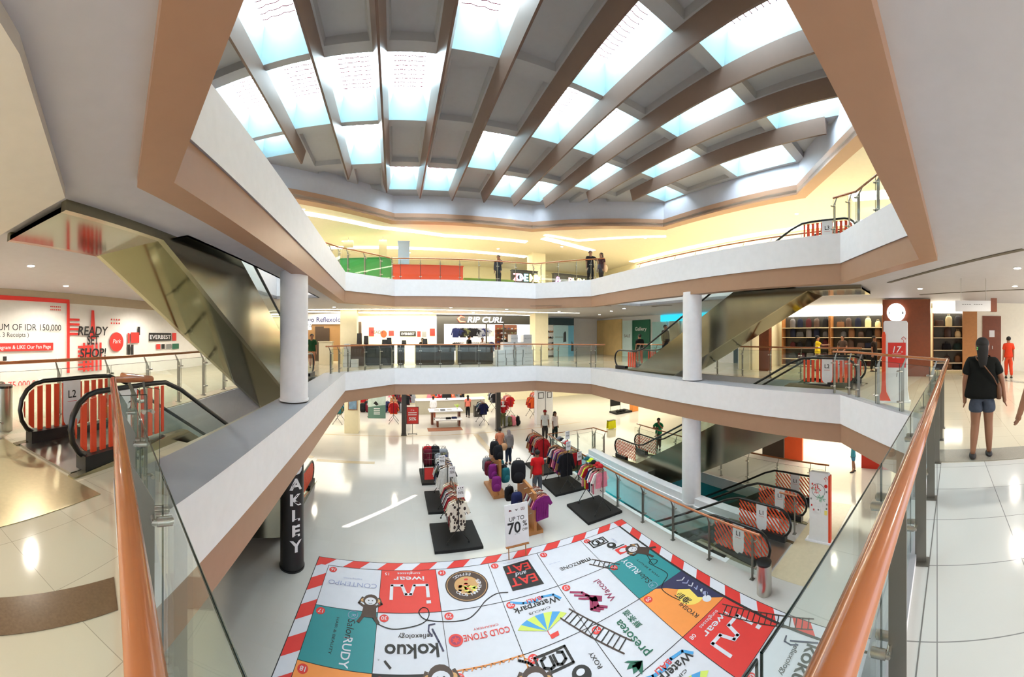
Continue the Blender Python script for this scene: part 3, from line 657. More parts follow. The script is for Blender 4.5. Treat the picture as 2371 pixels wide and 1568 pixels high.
    # 29
    x, y = cc(2, 1); disc(x-.47, y-.06, .14, 1); disc(x-.47, y-.06, .1, 5, .0122); b.prism([(x-.47+(.09 if k % 2 else .04)*math.cos(k*PI/6), y-.06+(.09 if k % 2 else .04)*math.sin(k*PI/6)) for k in range(12)], .0122, .0126, 1); tx('COLD STONE', .2, x+.14, y+.02, mi=1, bold=.012, sx=.75); tx('CREAMERY', .07, x+.16, y+.14, mi=1, sx=1.5)
    # waterpark
    for i, j in ((3, 1), (4, 3)):
        x, y = cc(i, j)
        for k in range(7): a0 = PI*(.12+.109*k); a1 = a0+PI*.109; poly([(x-.05, y-.36), (x-.05+.58*math.cos(a0), y-.36+.34*math.sin(a0)+.1), (x-.05+.58*math.cos(a1), y-.36+.34*math.sin(a1)+.1)], 9 if k % 2 == 0 else 6)
        tx('CIRCUS', .08, x, y+.19, mi=4, sx=1.8); tx('Waterpark', .23, x, y+.40, mi=4, bold=.014); tx('BALI', .15, x+.0, y+.54, mi=1, bold=.01, sx=1.2)
        line([(x+.55, y+.3), (x+.45, y+.46), (x+.2, y+.5), (x, y+.44), (x-.25, y+.48), (x-.5, y+.58)], .06, 6, .0122); line([(x-.05, y-.36), (x-.05, y-.46)], .015, 1); poly([(x-.05, y-.46), (x+.14, y-.44), (x+.12, y-.54), (x-.05, y-.56)], 1)
    # 27
    x, y = cc(4, 1); tx('Wacoal', .24, x+.28, y+.02, o=AW, mi=5)
    for k, (dx, m) in enumerate(((0, 5), (.13, 5), (.26, 5))): line([(x-.5+dx*.3, y+.35-dx), (x-.28+dx*.3, y+.22-dx), (x-.2, y+.05-dx*.6), (x+.02-dx*.2, y-.12-dx*.3)], .06, m); line([(x-.2+dx*.4, y-.05), (x-.34+dx*.6, y-.3), (x-.22+dx*.7, y-.42)], .07, 5)
    # 26 presotea
    x, y = cc(4, 2); tx('presotea', .27, x+.02, y+.0, o=AW, mi=7, bold=.01); tx('鮮茶道', .17, x+.28, y+.34, o=AW, mi=7, bold=.01)
    for a in (-.5, 0, .5, 1.0): poly([(x-.2, y-.5), (x-.3-.12*math.cos(a), y-.45-.12*math.sin(a)+.05), (x-.2-.32*math.cos(a), y-.5-.28*math.sin(a)+.04), (x-.24-.1*math.cos(a), y-.53-.12*math.sin(a))], 7)
    # 9
    x, y = cc(5, 2); poly([(x+G/2, y+GT/2), (x+G/2, y-GT/2), (x+.45, y-.4), (x+.3, y-.2), (x+.36, y+.1), (x+.16, y+.3), (x+.0, y+.5), (x-.2, y+GT/2)], 11); disc(x+.24, y-.02, .3, 13, .0112); disc(x+.4, y-.38, .1, 0, .0125); disc(x+.5, y-.25, .06, 10, .0126); tx('RYOSHI', .15, x-.05, y-.3, o=AW, mi=4, bold=.01); tx('漁師', .2, x+.14, y+.02, o=AW, mi=4, bold=.02)
    for k in range(6): line([(x+.35+.04*k, y+.5-.15*k), (x+.45, y+.42-.15*k), (x+.55, y+.45-.14*k)], .025, 10 if k % 2 else 0)
    # 36 red half circle, rope
    x, y = cc(2, 2); poly([(x+.08+.5*math.cos(PI*k/14), y-.42+.68*math.sin(PI*k/14)) for k in range(15)], 1)
    for (p, q) in (((x-G/2, y+GT/2-.0), (x+G/2, y+GT/2)), ((x+G/2, y+GT/2), (x+G/2, y-GT/2)), ((x-G/2, y+GT/2), (x-G/2, y-GT/2))):
        line([p, q], .022, 3, .014)
        for k in range(8): c = (p[0]+(q[0]-p[0])*(k+.5)/8, p[1]+(q[1]-p[1])*(k+.5)/8); line([(c[0]-.04, c[1]-.05), c, (c[0]+.05, c[1]-.03)], .018, 3, .014)
    x, y = cc(0, 2); tx('ramen house', .14, x, y, mi=8)
    b.build('printed_logo_pattern', C, t)
    # drawn ladders, ropes and monkeys
    b = MB()
    def ladder(p, q, wd):
        p, q = Vector(p), Vector(q); d = (q-p); L_ = d.length; d.normalize(); n = Vector((-d.y, d.x))*wd/2
        for sgn in (-1, 1): line([tuple(p+n*sgn), tuple((p+q)/2+n*sgn*1.08), tuple(q+n*sgn)], .028, 8, .0152)
        k = .1
        while k < L_-.05: c = p+d*k; line([tuple(c+n*1.1), tuple(c-n*1.1)], .022, 4, .0148); k += .125
    def st(x_, y_):
        u_, v_ = floor_at(x_, y_, -4.2); dx, dy = u_+1.95, v_-8.85; a = math.radians(1.45); return (dx*math.cos(a)-dy*math.sin(a), dx*math.sin(a)+dy*math.cos(a))
    ladder(st(1308, 1422), st(1454, 1500), .3); ladder(st(1368, 1302), st(1432, 1314), .2); ladder((8.0, -4.35), (8.6, -6.2), .26)
    n = 30
    def swirl(pts, w_=.02): 
        out = []
        for k in range(len(pts)-1):
            p0, p1, p2, p3 = [Vector(pts[min(max(m_, 0), len(pts)-1)]) for m_ in (k-1, k, k+1, k+2)]
            for m_ in range(6): s_ = m_/6; out.append(tuple(.5*((2*p1)+(-p0+p2)*s_+(2*p0-5*p1+4*p2-p3)*s_*s_+(-p0+3*p1-3*p2+p3)*s_**3)))
        out.append(pts[-1]); line(out, w_, 4, .015)
    swirl([st(*p) for p in ((859, 1425), (872, 1444), (905, 1458), (945, 1455), (980, 1444), (993, 1428), (990, 1412), (978, 1409), (970, 1420), (985, 1436), (1030, 1441), (1080, 1436), (1105, 1417), (1125, 1392), (1150, 1376), (1176, 1373))])
    swirl([st(*p) for p in ((1492, 1278), (1500, 1290), (1512, 1308), (1522, 1300), (1510, 1296), (1503, 1305), (1515, 1312), (1545, 1330), (1535, 1352), (1533, 1366), (1550, 1380), (1575, 1392))])
    def monkey(x, y, sc_, a=0, body=8):
        R = Matrix.Rotation(a, 2)
        def q(px, py): v = R @ Vector((px*sc_, py*sc_)); return (x+v.x, y+v.y)
        def dd(px, py, r, mi, z, sx=1): c = q(px, py); disc(c[0], c[1], r*sc_, mi, z, sx, 16)
        poly([q(-.16, .05), q(.16, .05), q(.2, -.35), q(-.2, -.35)], body, .0156)
        for e in (-1, 1): line([q(e*.14, -.3), q(e*.24, -.5)], .09*sc_, 8, .0154); line([q(e*.15, 0), q(e*.3, .1), q(e*.22, .3)], .06*sc_, 8, .0154)
        dd(0, .22, .2, 8, .016); dd(-.2, .2, .06, 12, .0157); dd(.2, .2, .06, 12, .0157); dd(0, .18, .13, 0, .0164, 1.15); dd(-.05, .2, .02, 4, .0168); dd(.05, .2, .02, 4, .0168); line([q(-.05, .11), q(0, .09), q(.05, .11)], .012*sc_, 4, .0168)
    m1 = st(857, 1402); monkey(m1[0], m1[1]-.05, .82); m2 = st(1478, 1275); monkey(m2[0], m2[1], .85, .7); x, y = cc(2, 2); monkey(x+.62, y-.05, 1.1, -.35, 4); x, y = cc(1, 2); monkey(x+.5, y+.35, 1.1, 0, 4)
    swirl([(cc(2, 2)[0]+.62, cc(2, 2)[1]+.1), (cc(2, 2)[0]+.75, cc(2, 2)[1]+.4), (cc(2, 2)[0]+.55, cc(2, 2)[1]+.58)], .045)
    b.build('drawn_ladder_pattern', C, t)
game_mat()
# ================================================================= CLOTHES, BAGS, RACKS
def cl(name, r, g, b_): return mat('fabric_'+name, rgb(r, g, b_), .85, noise=(14, .18), spec=.2)
FAB = [cl('black', 28, 28, 32), cl('red', 176, 34, 40), cl('navy', 38, 44, 84), cl('grey', 140, 142, 148), cl('white', 226, 224, 220), cl('maroon', 104, 28, 44), cl('pink', 226, 134, 152), cl('tan', 170, 120, 84), cl('teal', 34, 96, 104), cl('olive', 98, 98, 66), cl('lime', 204, 226, 60), cl('sky', 130, 170, 206), cl('purple', 120, 36, 108), cl('orange', 222, 96, 46), cl('yellow', 244, 236, 40)]
FN = ['black', 'red', 'navy', 'grey', 'white', 'maroon', 'pink', 'tan', 'teal', 'olive', 'lime', 'sky blue', 'purple', 'orange', 'yellow']
def printed(name, base, spot, scale):
    m = mat(name, base, .85); nt = m.node_tree; b = nt.nodes['Principled BSDF']; vo = nt.nodes.new('ShaderNodeTexVoronoi'); vo.inputs['Scale'].default_value = scale
    tc = nt.nodes.new('ShaderNodeTexCoord'); nt.links.new(tc.outputs['Object'], vo.inputs['Vector']); r = nt.nodes.new('ShaderNodeValToRGB'); r.color_ramp.interpolation = 'CONSTANT'; r.color_ramp.elements[0].color = (*spot, 1); r.color_ramp.elements[1].position = .42; r.color_ramp.elements[1].color = (*base, 1)
    nt.links.new(vo.outputs['Distance'], r.inputs[0]); nt.links.new(r.outputs[0], b.inputs['Base Color']); return m
FLORAL = printed('floral_fabric', rgb(232, 226, 208), rgb(60, 46, 40), 11)
GARM = {}
def garment_mesh(kind):
    """hangs in the x-z plane from z = 0 (hook) downwards"""
    if kind in GARM: return GARM[kind]
    if kind == 'shirt': o = [(-.07, -.07), (-.24, -.13), (-.36, -.36), (-.27, -.40), (-.21, -.30), (-.22, -.74), (.22, -.75), (.21, -.30), (.27, -.40), (.36, -.36), (.24, -.13), (.07, -.07), (0, -.10)]
    elif kind == 'jacket': o = [(-.08, -.06), (-.25, -.12), (-.38, -.62), (-.29, -.65), (-.22, -.34), (-.25, -.82), (.25, -.83), (.22, -.34), (.29, -.65), (.38, -.62), (.25, -.12), (.08, -.06)]
    else: o = [(-.18, -.1), (-.22, -.52), (-.03, -.54), (0, -.3), (.03, -.54), (.22, -.53), (.18, -.1)]
    b = MB(); n = len(o); fr = lambda p: (p[0], p[2], p[1])
    b.prism(o, -.022, .022, fr=fr)
    # soft folds along the front and back
    for k in range(4):
        x = -.13+k*.085; z1 = -.68 if kind == 'shirt' else (-.75 if kind == 'jacket' else -.28)
        for s_ in (-1, 1): b.tube([(x, s_*.02, -.2), (x+.01, s_*.026, (z1-.2)/2), (x-.01, s_*.024, z1)], [.006, .014, .012], 5)
    b.v = [Vector((v.x, v.y + .012*math.sin(v.z*9+v.x*6), v.z)) for v in b.v]
    GARM[kind] = b; return b
HANG = MB(); HANG.tube([(0, 0, .03), (.02, 0, .045), (.03, 0, .02), (.0, 0, -.01), (0, 0, -.05)], .004, 5); HANG.tube([(-.19, 0, -.11), (0, 0, -.05), (.19, 0, -.11)], .007, 5)
def garment(kind, m, at, rz, label, group, gz=1.0):
    if at is None: return
    t = thing('hanging_shirt' if kind != 'shorts' else 'hanging_shorts', label, 'shirt' if kind != 'shorts' else 'shorts', at, rz, group)
    g_ = garment_mesh(kind).build('garment', m, t); g_.scale = (1, 1, gz); HANG.build('hanger', M_WOODL, t); return t
def rack(at, L_, H, label):
    """bar along local y from 0 to L_"""
    t = thing('clothes_rack', label, 'clothes rack', at, 0, 'clothes racks on the lower floor')
    b = MB(); b.tube([(0, 0, H), (0, L_, H)], .014, 8); b.build('hanging_bar', M_BLK, t)
    b = MB(); b.tube([(0, .1, H-.75), (0, L_-.1, H-.75)], .01, 6); b.build('cross_bar', M_BLK, t)
    for y in (.04, L_-.04):
        b = MB(); b.tube([(0, y, .42), (0, y, H)], .014, 8); b.build('pole', M_BLK, t)
        for s_ in (-1, 1):
            b = MB(); b.tube([(0, y, .44), (s_*.3, y, .06)], .013, 8); b.ball((s_*.3, y, .03), (.03, .018, .03), 10); b.build('leg', M_BLK, t)
    return t
def platform(u0, v0, u1, v1, label):
    b = MB(); w_, d_ = u1-u0, v1-v0; b.prism([(0, 0), (w_, 0), (w_, d_), (0, d_)], .0, .07); b.prism([(.01, .01), (w_-.01, .01), (w_-.01, d_-.01), (.01, d_-.01)], .07, .078); b.build('display_platform', M_BLKM, at=(u0, v0, -4.2), **T(label, 'platform', 'low black display platforms'))
    return
PZ = -4.122
platform(1.07, 9.1, 2.4, 10.5, 'low black platform under the floral shirts, closest to the game mat')
platform(1.1, 11.15, 2.3, 12.7, 'low black platform in the middle of the left row of racks')
platform(1.07, 13.35, 2.3, 14.9, 'low black platform farthest back in the left row, under the bag cage')
platform(5.63, 8.95, 7.0 - .06, 10.33, 'low black platform beside the well rail, right of the white sale board')
platform(5.6, 11.1, 6.9, 12.5, 'low black platform behind the person in the red shirt')
platform(5.75, 13.0, 6.85, 14.5, 'low black platform farthest back on the right by the rail corner')
def price_tag(at, rz, label):
    t = thing('price_placard', label, 'placard', at, rz, 'small up to 70 percent placards')
    b = MB(); b.tube([(0, 0, -.02), (0, 0, .02)], .004, 5); b.b2((-.02, -.012, -.03), (.02, .012, 0)); b.build('clip', M_BLK, t)
    b = MB(); b.b2((-.105, -.004, .02), (.105, .004, .34)); b.build('card', M_PAPER, t)
    b = MB(); b.text('70%', .10, (0, -.005, .12), mi=0, bold=.012); b.text('UP TO', .04, (0, -.005, .215), mi=0); b.text('▲ ▼ ■', .03, (0, -.005, .275), mi=0) if False else [b.b2((x-.014, -.0065, .27), (x+.014, -.005, .298)) for x in (-.06, 0, .06)]
    b.build('printed_pattern', M_PRINT, t)
def fill(rk, u, v0, v1, z, seq, kinds, where, step=.085, rzs=0):
    n = int((v1-v0)/step)
    for k in range(n):
        c = seq[k % len(seq)]; kd = kinds[k % len(kinds)]; m = FLORAL if c == 'F' else FAB[c]
        nm = 'cream floral' if c == 'F' else FN[c]
        garment(kd, m, (u, v0+(k+.5)*step, z), rzs+random.uniform(-.12, .12), '%s %s hanging in the row on %s' % (nm, {'shirt': 'shirt', 'jacket': 'long sleeved top', 'shorts': 'shorts'}[kd], where), 'garments on %s' % where, 1.24 if 'closest' in where else 1.1)
RK = [((1.75, 9.3), 1.45, 1.28, ['F', 'F', 5, 1, 5, 4, 3, 5, 4, 3, 0, 5, 1], ['shirt'], 'the rack closest to the game mat'),
      ((1.75, 11.25), 1.3, 1.45, [4, 0, 4, 0, 3, 9, 2, 4, 0, 3], ['jacket', 'shirt'], 'the middle rack of the left row'),
      ((6.3, 9.1), 1.1, 1.45, [6, 4, 6, 0, 4, 2, 4, 1, 10, 7], ['shorts', 'shirt', 'shirt'], 'the rack beside the well rail'),
      ((6.1, 11.1), 1.35, 1.5, [0, 2, 7, 0, 12, 3, 6, 2, 5, 4], ['jacket', 'shirt'], 'the rack behind the red shirted person'),
      ((6.65, 11.3), 1.1, 1.4, [1, 9, 8, 3, 10, 4, 0], ['shorts', 'shirt'], 'the rack against the rail with two placards'),
      ((6.05, 13.1), 1.3, 1.5, [1, 5, 7, 3, 7, 0, 5], ['shirt', 'jacket'], 'the farthest rack on the right')]
for (u, v), L_, H, seq, kd, wh in RK:
    rack((u, v, PZ), L_, H, 'black clothes rack with crossed legs: %s' % wh)
    fill(None, u, v+.08, v+L_-.08, PZ+H-.045, seq, kd, wh)
for at, lb in (((1.8, 9.3, PZ+1.27), 'small white 70 percent card above the floral shirts'), ((1.8, 10.68, PZ+1.29), 'small white 70 percent card at the far end of the floral shirt rack'), ((1.55, 11.2, PZ+1.47), 'small white 70 percent card on the middle rack of the left row'),
               ((6.1, 11.08, PZ+1.52), 'small white 70 percent card beside the head of the red shirted person'), ((6.68, 12.2, PZ+1.55), 'small white 70 percent card by the wood rail'), ((6.68, 11.26, PZ+1.0), 'small white 70 percent card low on the rack by the rail')): price_tag(at, .15, lb)
# caps and small bags on top of the racks
def cap(at, m, rz, label, group):
    t = thing('cap', label, 'cap', at, rz, group)
    b = MB(); b.lathe((0, 0, 0), [(.095, 0), (.098, .035), (.085, .075), (.05, .105), (.001, .115)], 14); b.lathe((0, 0, 0), [(.001, -.001), (.095, -.001)], 14); b.build('crown', m, t)
    b = MB(); b.prism([(.09*math.cos(a), .09*math.sin(a)) for a in [PI*k/8 for k in range(9)]]+[(-.085, .1), (-.05, .165), (.05, .165), (.085, .1)][::1] if False else [(-.09, .02), (-.085, .12), (-.04, .165), (.04, .165), (.085, .12), (.09, .02)][::-1], -.002, .006); b.build('visor', m, t)
for k in range(5): cap((6.28+.03*(k % 2), 9.25+.2*k, PZ+1.47), FAB[[1, 1, 0, 10, 8][k]], .6, '%s cap sitting on top of the rack beside the well rail' % ['red', 'red', 'black', 'lime', 'teal'][k], 'caps on the rack beside the well rail')
for k in range(4): cap((6.5, 11.9+.22*k, PZ+1.5), FAB[[1, 4, 0, 3][k]], .4, '%s cap lying on the racks behind the red shirted person' % ['red', 'white', 'black', 'grey'][k], 'caps behind the red shirted person')
def backpack(at, m, rz, label, group, s_=1.0, m2=None):
    t = thing('backpack', label, 'backpack', at, rz, group)
    b = MB()
    for (x, y, z, sx, sy, sz) in ((0, 0, .23, .155, .09, .23),):
        prof = []
        for k in range(9):
            a = -PI/2+PI*k/8; prof.append((max(.02, abs(math.cos(a))**.35), .23+.23*math.copysign(abs(math.sin(a))**.8, math.sin(a))))
        b.lathe((0, 0, 0), [(r, z_) for r, z_ in prof], 16, 0, .155, .09)
    b.v = [v*s_ for v in b.v]; b.build('body', m, t)
    b = MB(); b.ball((0, -.09*s_, .15*s_), (.11*s_, .045*s_, .11*s_), 12); b.build('front_pocket', m2 or m, t)
    b = MB(); b.tube([(-.05*s_, .02*s_, .45*s_), (-.03*s_, .02*s_, .50*s_), (.03*s_, .02*s_, .50*s_), (.05*s_, .02*s_, .45*s_)], .008*s_, 6); b.build('carry_loop', M_BLK, t)
    for e in (-1, 1): b = MB(); b.tube([(e*.08*s_, .08*s_, .42*s_), (e*.10*s_, .13*s_, .3*s_), (e*.11*s_, .10*s_, .06*s_)], .014*s_, 6); b.build('strap', M_BLK, t)
    return t
# bag cage on the farthest left platform
t = thing('wire_basket_stand', 'wire basket stand with red lower panel, farthest back in the left row', 'basket stand', (1.15, 13.4, PZ))
b = MB()
for z in (.62, .9, 1.15):
    b.tube([(0, 0, z), (.95, 0, z), (.95, .8, z), (0, .8, z)], .008, 5, closed=True)
    for k in range(1, 9): b.tube([(k*.105, 0, .62), (k*.105, 0, 1.15)], .004, 4); b.tube([(0, k*.088, .62), (0, k*.088, 1.15)], .004, 4)
b.build('wire_basket', M_STEEL, t)
for x in (0, .95):
    for y in (0, .8): b = MB(); b.tube([(x, y, 0), (x, y, 1.15)], .012, 6); b.build('leg', M_BLK, t)
b = MB(); b.b2((.02, .0, .12), (.62, .02, .58)); b.build('front_panel', M_RED, t)
b = MB(); b.b2((0, 0, .6), (.95, .8, .615)); b.build('shelf', M_BLK, t)
for k, (x, y, c) in enumerate(((.18, .2, 5), (.48, .2, 0), (.78, .2, 3), (.2, .6, 1), (.5, .6, 0))): backpack((1.15+x, 13.4+y, PZ+.62), FAB[c], 0, '%s backpack standing in the wire basket, %s' % (FN[c], ['front left', 'front middle', 'front right', 'back left', 'back middle'][k]), 'backpacks in the wire basket', 1.35)
for k, (x, c) in enumerate(((.25, 1), (.6, 0))): backpack((1.15+x, 13.62, PZ+.62+.0), FAB[c], .3, '%s backpack rising above the others in the wire basket' % FN[c], 'backpacks in the wire basket', 1.75) if False else None
for k, (x, c) in enumerate(((.05, 5), (.38, 0))): pass
for k in range(4):
    c = [3, 2, 3, 9][k]; backpack((1.62+.22*(k % 2), 12.75+.2*(k//2)-.1, PZ+.9), FAB[c], .4, '%s bag piled on the back of the left row' % FN[c], 'bags piled at the end of the middle rack', .9)
# wooden bag gondolas in the middle
def gondola(at, L_, H, label):
    t = thing('bag_display_stand', label, 'display stand', at, 0, 'wooden bag display stands')
    b = MB(); b.b2((-.25, 0, 0), (.25, L_, .1)); b.build('base', M_WOODL, t)
    b = MB(); b.b2((-.04, .0, .1), (.04, L_, H)); b.build('panel', M_WOODL, t)
    b = MB(); b.b2((-.04, .3, H), (.04, L_-.3, H+.05)); b.build('top_cap', M_WOODL, t)
    for z in (.55, 1.15):
        for k in range(4):
            y = .15+k*(L_-.3)/3
            for e in (-1, 1): b = MB(); b.tube([(e*.04, y, z+.02), (e*.15, y, z)], .008, 5); b.build('hook', M_STEEL, t)
    return t
gondola((3.72, 11.75, -4.2), 1.35, 1.35, 'wooden stand hung with backpacks, in front of the woman in the grey headscarf')
gondola((4.0, 9.25, -4.2), 1.4, 1.2, 'wooden stand hung with backpacks and shirts, behind the white sale board')
bg1 = [((3.5, 11.95, .75), 12), ((3.48, 12.4, .7), 5), ((3.95, 11.85, .6), 8), ((3.95, 12.2, .6), 0), ((3.97, 12.6, .62), 8), ((3.5, 12.8, .7), 3), ((3.72, 12.0, 1.4), 0), ((3.72, 12.5, 1.4), 0), ((3.55, 11.66, .42), 12)]
for (u, v, z), c in bg1: backpack((u, v, -4.2+z-.1), FAB[c], random.uniform(-.3, .3), '%s backpack on the wooden stand near the grey headscarf, %s' % (FN[c], 'on top' if z > 1.2 else ('left side' if u < 3.7 else 'right side')), 'backpacks on the far wooden stand', 1.15)
bg2 = [((4.3, 10.6, 1.2), 0, 1.55), ((4.1, 10.2, .55), 2, 1.2), ((4.05, 9.8, .5), 0, 1.0), ((4.6, 10.5, .5), 8, 1.1), ((4.05, 10.75, .6), 0, 1.0)]
for (u, v, z), c, s_ in bg2: backpack((u-.42, v-.25, -4.2+z-.1), FAB[c], random.uniform(-.3, .3), '%s backpack on the wooden stand behind the sale board, %s' % (FN[c], 'standing on top' if z > 1.2 else 'hanging at its side'), 'backpacks on the near wooden stand', s_)
for k in range(9): garment('shirt', FAB[[12, 6, 5, 3, 4, 5, 3, 4, 5][k]], (4.22, 9.25+.085*k, -4.2+1.15), .2, '%s shirt hanging from the wooden stand behind the white sale board' % FN[[12, 6, 5, 3, 4, 5, 3, 4, 5][k]], 'garments on the near wooden stand')
# sale board on an easel
t = thing('sale_board', 'white board reading up to 70 percent off on a small wooden easel by the mat', 'sign', (3.15, 8.52, -4.2), math.radians(2))
b = MB(); R = Matrix.Rotation(math.radians(-6), 3, 'X'); b.box((0, 0, .86), (.66, .02, 1.02), rot=R); b.build('board', M_PAPER, t)
for x in (-.24, .24): b = MB(); b.tube([(x, -.06, 0), (x, .09, 1.3)], .015, 6); b.build('leg', M_WOODL, t)
b = MB(); b.tube([(0, .5, 0), (0, .06, 1.3)], .015, 6); b.build('leg', M_WOODL, t)
b = MB(); b.b2((-.32, -.09, .31), (.32, .0, .335)); b.build('ledge', M_WOODL, t)
b = MB(); up = (0, math.sin(-math.radians(6)), math.cos(math.radians(6))); up = (0, -.1045*-1*0-.1045, .9945)
def bt(s_, sz, x, z, **k): b.text(s_, sz, (x, -.012-.105*(z-.86), z), up=(0, -.105, .994), depth=.006, **k)
R6 = R
def put(fn):
    pass
b2_ = MB(); b2_.M = Matrix.Translation((0, 0, .86)) @ R.to_4x4()
b2_.text('UP TO', .15, (0, -.012, .09), mi=0, depth=.002, bold=.006); b2_.text('70', .38, (-.08, -.012, -.21), mi=0, depth=.002, bold=.022); b2_.text('%', .19, (.225, -.012, -.08), mi=0, depth=.002, bold=.012); b2_.text('OFF', .09, (.225, -.012, -.20), mi=0, depth=.002, bold=.006); b2_.text('SELECTED ITEMS', .02, (0, -.012, -.25), mi=0, depth=.002)
b2_.prism([(-.22, .34), (-.13, .34), (-.15, .37), (-.2, .39)], .011, .013, fr=lambda p: (p[0], -p[2], p[1]), mi=1); b2_.prism([(0, .33), (.05, .38), (0, .36), (-.05, .38)], .011, .013, fr=lambda p: (p[0], -p[2], p[1]), mi=0)
for e in (-1, 1): b2_.tube([(.18+e*.045, -.013, .33), (.18+e*.045, -.013, .39), (.18+e*.01, -.013, .39), (.18+e*.01, -.013, .33), (.18+e*.045, -.013, .33)], .006, 4, 1)
b2_.build('printed_pattern', [M_PRINT, mat('dark_wine_print', rgb(110, 40, 50), .6)], t)
#@@PART4
# ================================================================= PEOPLE
def skinned(P, E, Rr, sub=1):
    me = bpy.data.meshes.new('sk'); me.from_pydata([tuple(p) for p in P], E, []); o = bpy.data.objects.new('sk', me); COL.objects.link(o)
    md = o.modifiers.new('s', 'SKIN'); md.use_smooth_shade = True; md.branch_smoothing = .6
    for i, r in enumerate(Rr): me.skin_vertices[0].data[i].radius = r if isinstance(r, tuple) else (r, r)
    me.skin_vertices[0].data[0].use_root = True
    if sub: m2 = o.modifiers.new('u', 'SUBSURF'); m2.levels = sub; m2.render_levels = sub
    dg = bpy.context.evaluated_depsgraph_get(); ev = o.evaluated_get(dg); em = ev.to_mesh()
    vs = [tuple(v.co) for v in em.vertices]; fs = [tuple(p.vertices) for p in em.polygons]; ev.to_mesh_clear()
    bpy.data.objects.remove(o); bpy.data.meshes.remove(me); return vs, fs
SKIN = mat('brown_skin', rgb(150, 104, 78), .55); HAIR = mat('black_hair', rgb(16, 13, 12), .75)
DENIM = mat('denim', rgb(66, 74, 90), .85, noise=(30, .3)); SHOE = mat('dark_shoe', rgb(34, 30, 30), .6)
def person(at, head, h, label, top, bottom, hair='short', sleeve=.7, legs='long', la=((.12, 0, -1), (.05, .15, -1)), ra=((.12, 0, -1), (.05, .15, -1)), ll=((0, .12, -1), (0, 0, -1)), rl=((0, -.12, -1), (0, -.18, -1)), sub=1, hairm=None, group=None, build=1.0, cat='person', seat=None, headwear=None):
    t = thing('person', label, cat, at, head, group); N = lambda v: Vector(v).normalized()
    P = []; E = []; Rr = []
    def V(p, r, par=None):
        P.append(Vector(p)*h); Rr.append((r[0]*h*build*1.12, r[1]*h*1.12) if isinstance(r, tuple) else r*h*1.12); i = len(P)-1
        if par is not None: E.append((par, i))
        return i
    pel = V((0, 0, .52), (.096, .07)); wa = V((0, .004, .61), (.070, .05), pel); ch = V((0, .0, .715), (.085, .058), wa); uc = V((0, -.006, .785), (.066, .045), ch)
    nk = V((0, 0, .838), .030, uc); hb = V((0, .012, .872), (.036, .042), nk); hm = V((0, .010, .922), (.046, .056), hb); ht = V((0, .004, .965), (.036, .045), hm)
    arms = []; lg = []
    for s_, (a1, a2) in ((-1, la), (1, ra)):
        S = Vector((s_*.098, -.004, .797)); d1 = N((a1[0]*s_, a1[1], a1[2])); d2 = N((a2[0]*s_, a2[1], a2[2])); El = S+d1*.168; Wr = El+d2*.145
        i = V(S, .031, uc); m_ = V((S+El)/2, .028, i); j = V(El, .023, m_); k = V(Wr, .018, j); V(Wr+d2*.036, (.020, .016), k); arms.append((S, El, Wr, d2, s_))
    for s_, (a1, a2) in ((-1, ll), (1, rl)):
        Hp = Vector((s_*.048, 0, .495)); d1 = N(a1); d2 = N(a2); K = Hp+Vector(d1)*.222; A = K+Vector(d2)*.232
        i = V(Hp, .052, pel); m_ = V((Hp+K)/2, .046, i); j = V(K, .035, m_); c_ = V(K*.65+A*.35+Vector((0, -.006, 0)), .034, j); k = V(A, .020, c_); V(A+Vector((0, .075, -.022)), (.022, .014), k); lg.append((Hp, K, A))
    vs, fs = skinned(P, E, Rr, sub); b = MB(); b.add(vs, fs, 0, True)
    # face: nose, ears, eyes and mouth; hands with five fingers
    b.ball((0, .066*h, .914*h), (.008*h, .012*h, .013*h), 8, 0, 5)
    for e in (-1, 1): b.ball((e*.050*h, .006*h, .918*h), (.007*h, .012*h, .018*h), 8, 0, 5); b.ball((e*.019*h, .060*h, .928*h), (.007*h, .004*h, .004*h), 8, 1, 5)
    b.ball((0, .060*h, .893*h), (.014*h, .004*h, .003*h), 8, 2, 5)
    for S, El, Wr, d, s_ in arms:
        d = Vector(d); Wd = Wr*h; sd = d.cross(Vector((1, 0, 0))); sd = sd.normalized() if sd.length > .2 else Vector((0, 1, 0)); nrm = d.cross(sd)
        Pc = Wd+d*.032*h; HP = [Wd-d*.01*h, Pc]; HE = [(0, 1)]; HR = [(.015*h, .015*h), (.022*h, .014*h)]
        for q, (off, ln) in enumerate(((-.019, .042), (-.007, .050), (.005, .047), (.016, .038))):
            base = Pc+sd*off*h+d*.012*h; cur = nrm*(-s_)*.2
            p1 = base+(d+cur*.5).normalized()*ln*h*.5; p2 = p1+(d+cur*2).normalized()*ln*h*.5
            b.tube([base-d*.01*h, base, p1, p2], [.0062*h, .0062*h, .0056*h, .0044*h], 6, 0)
        tb = Wd+d*.018*h-sd*.016*h; b.tube([tb, tb+(d-sd*.8).normalized()*.022*h, tb+(d*1.2-sd*.5).normalized()*.045*h], [.008*h, .0068*h, .005*h], 6, 0)
        b.ball(tuple(Pc), (.017*h, .022*h, .028*h), 10, 0, 6)
    b.build('body', [SKIN, SHOE, mat('lips', rgb(120, 62, 56), .5)], t)
    # top
    P, E, Rr = [], [], []
    c0 = V((0, 0, .470), (.112, .086)); c9 = V((0, 0, .52), (.110, .084), c0); c1 = V((0, .004, .61), (.098, .074), c9); c2 = V((0, 0, .715), (.108, .080), c1); c3 = V((0, -.006, .792), (.092, .066), c2); V((0, -.002, .838), (.046, .042), c3)
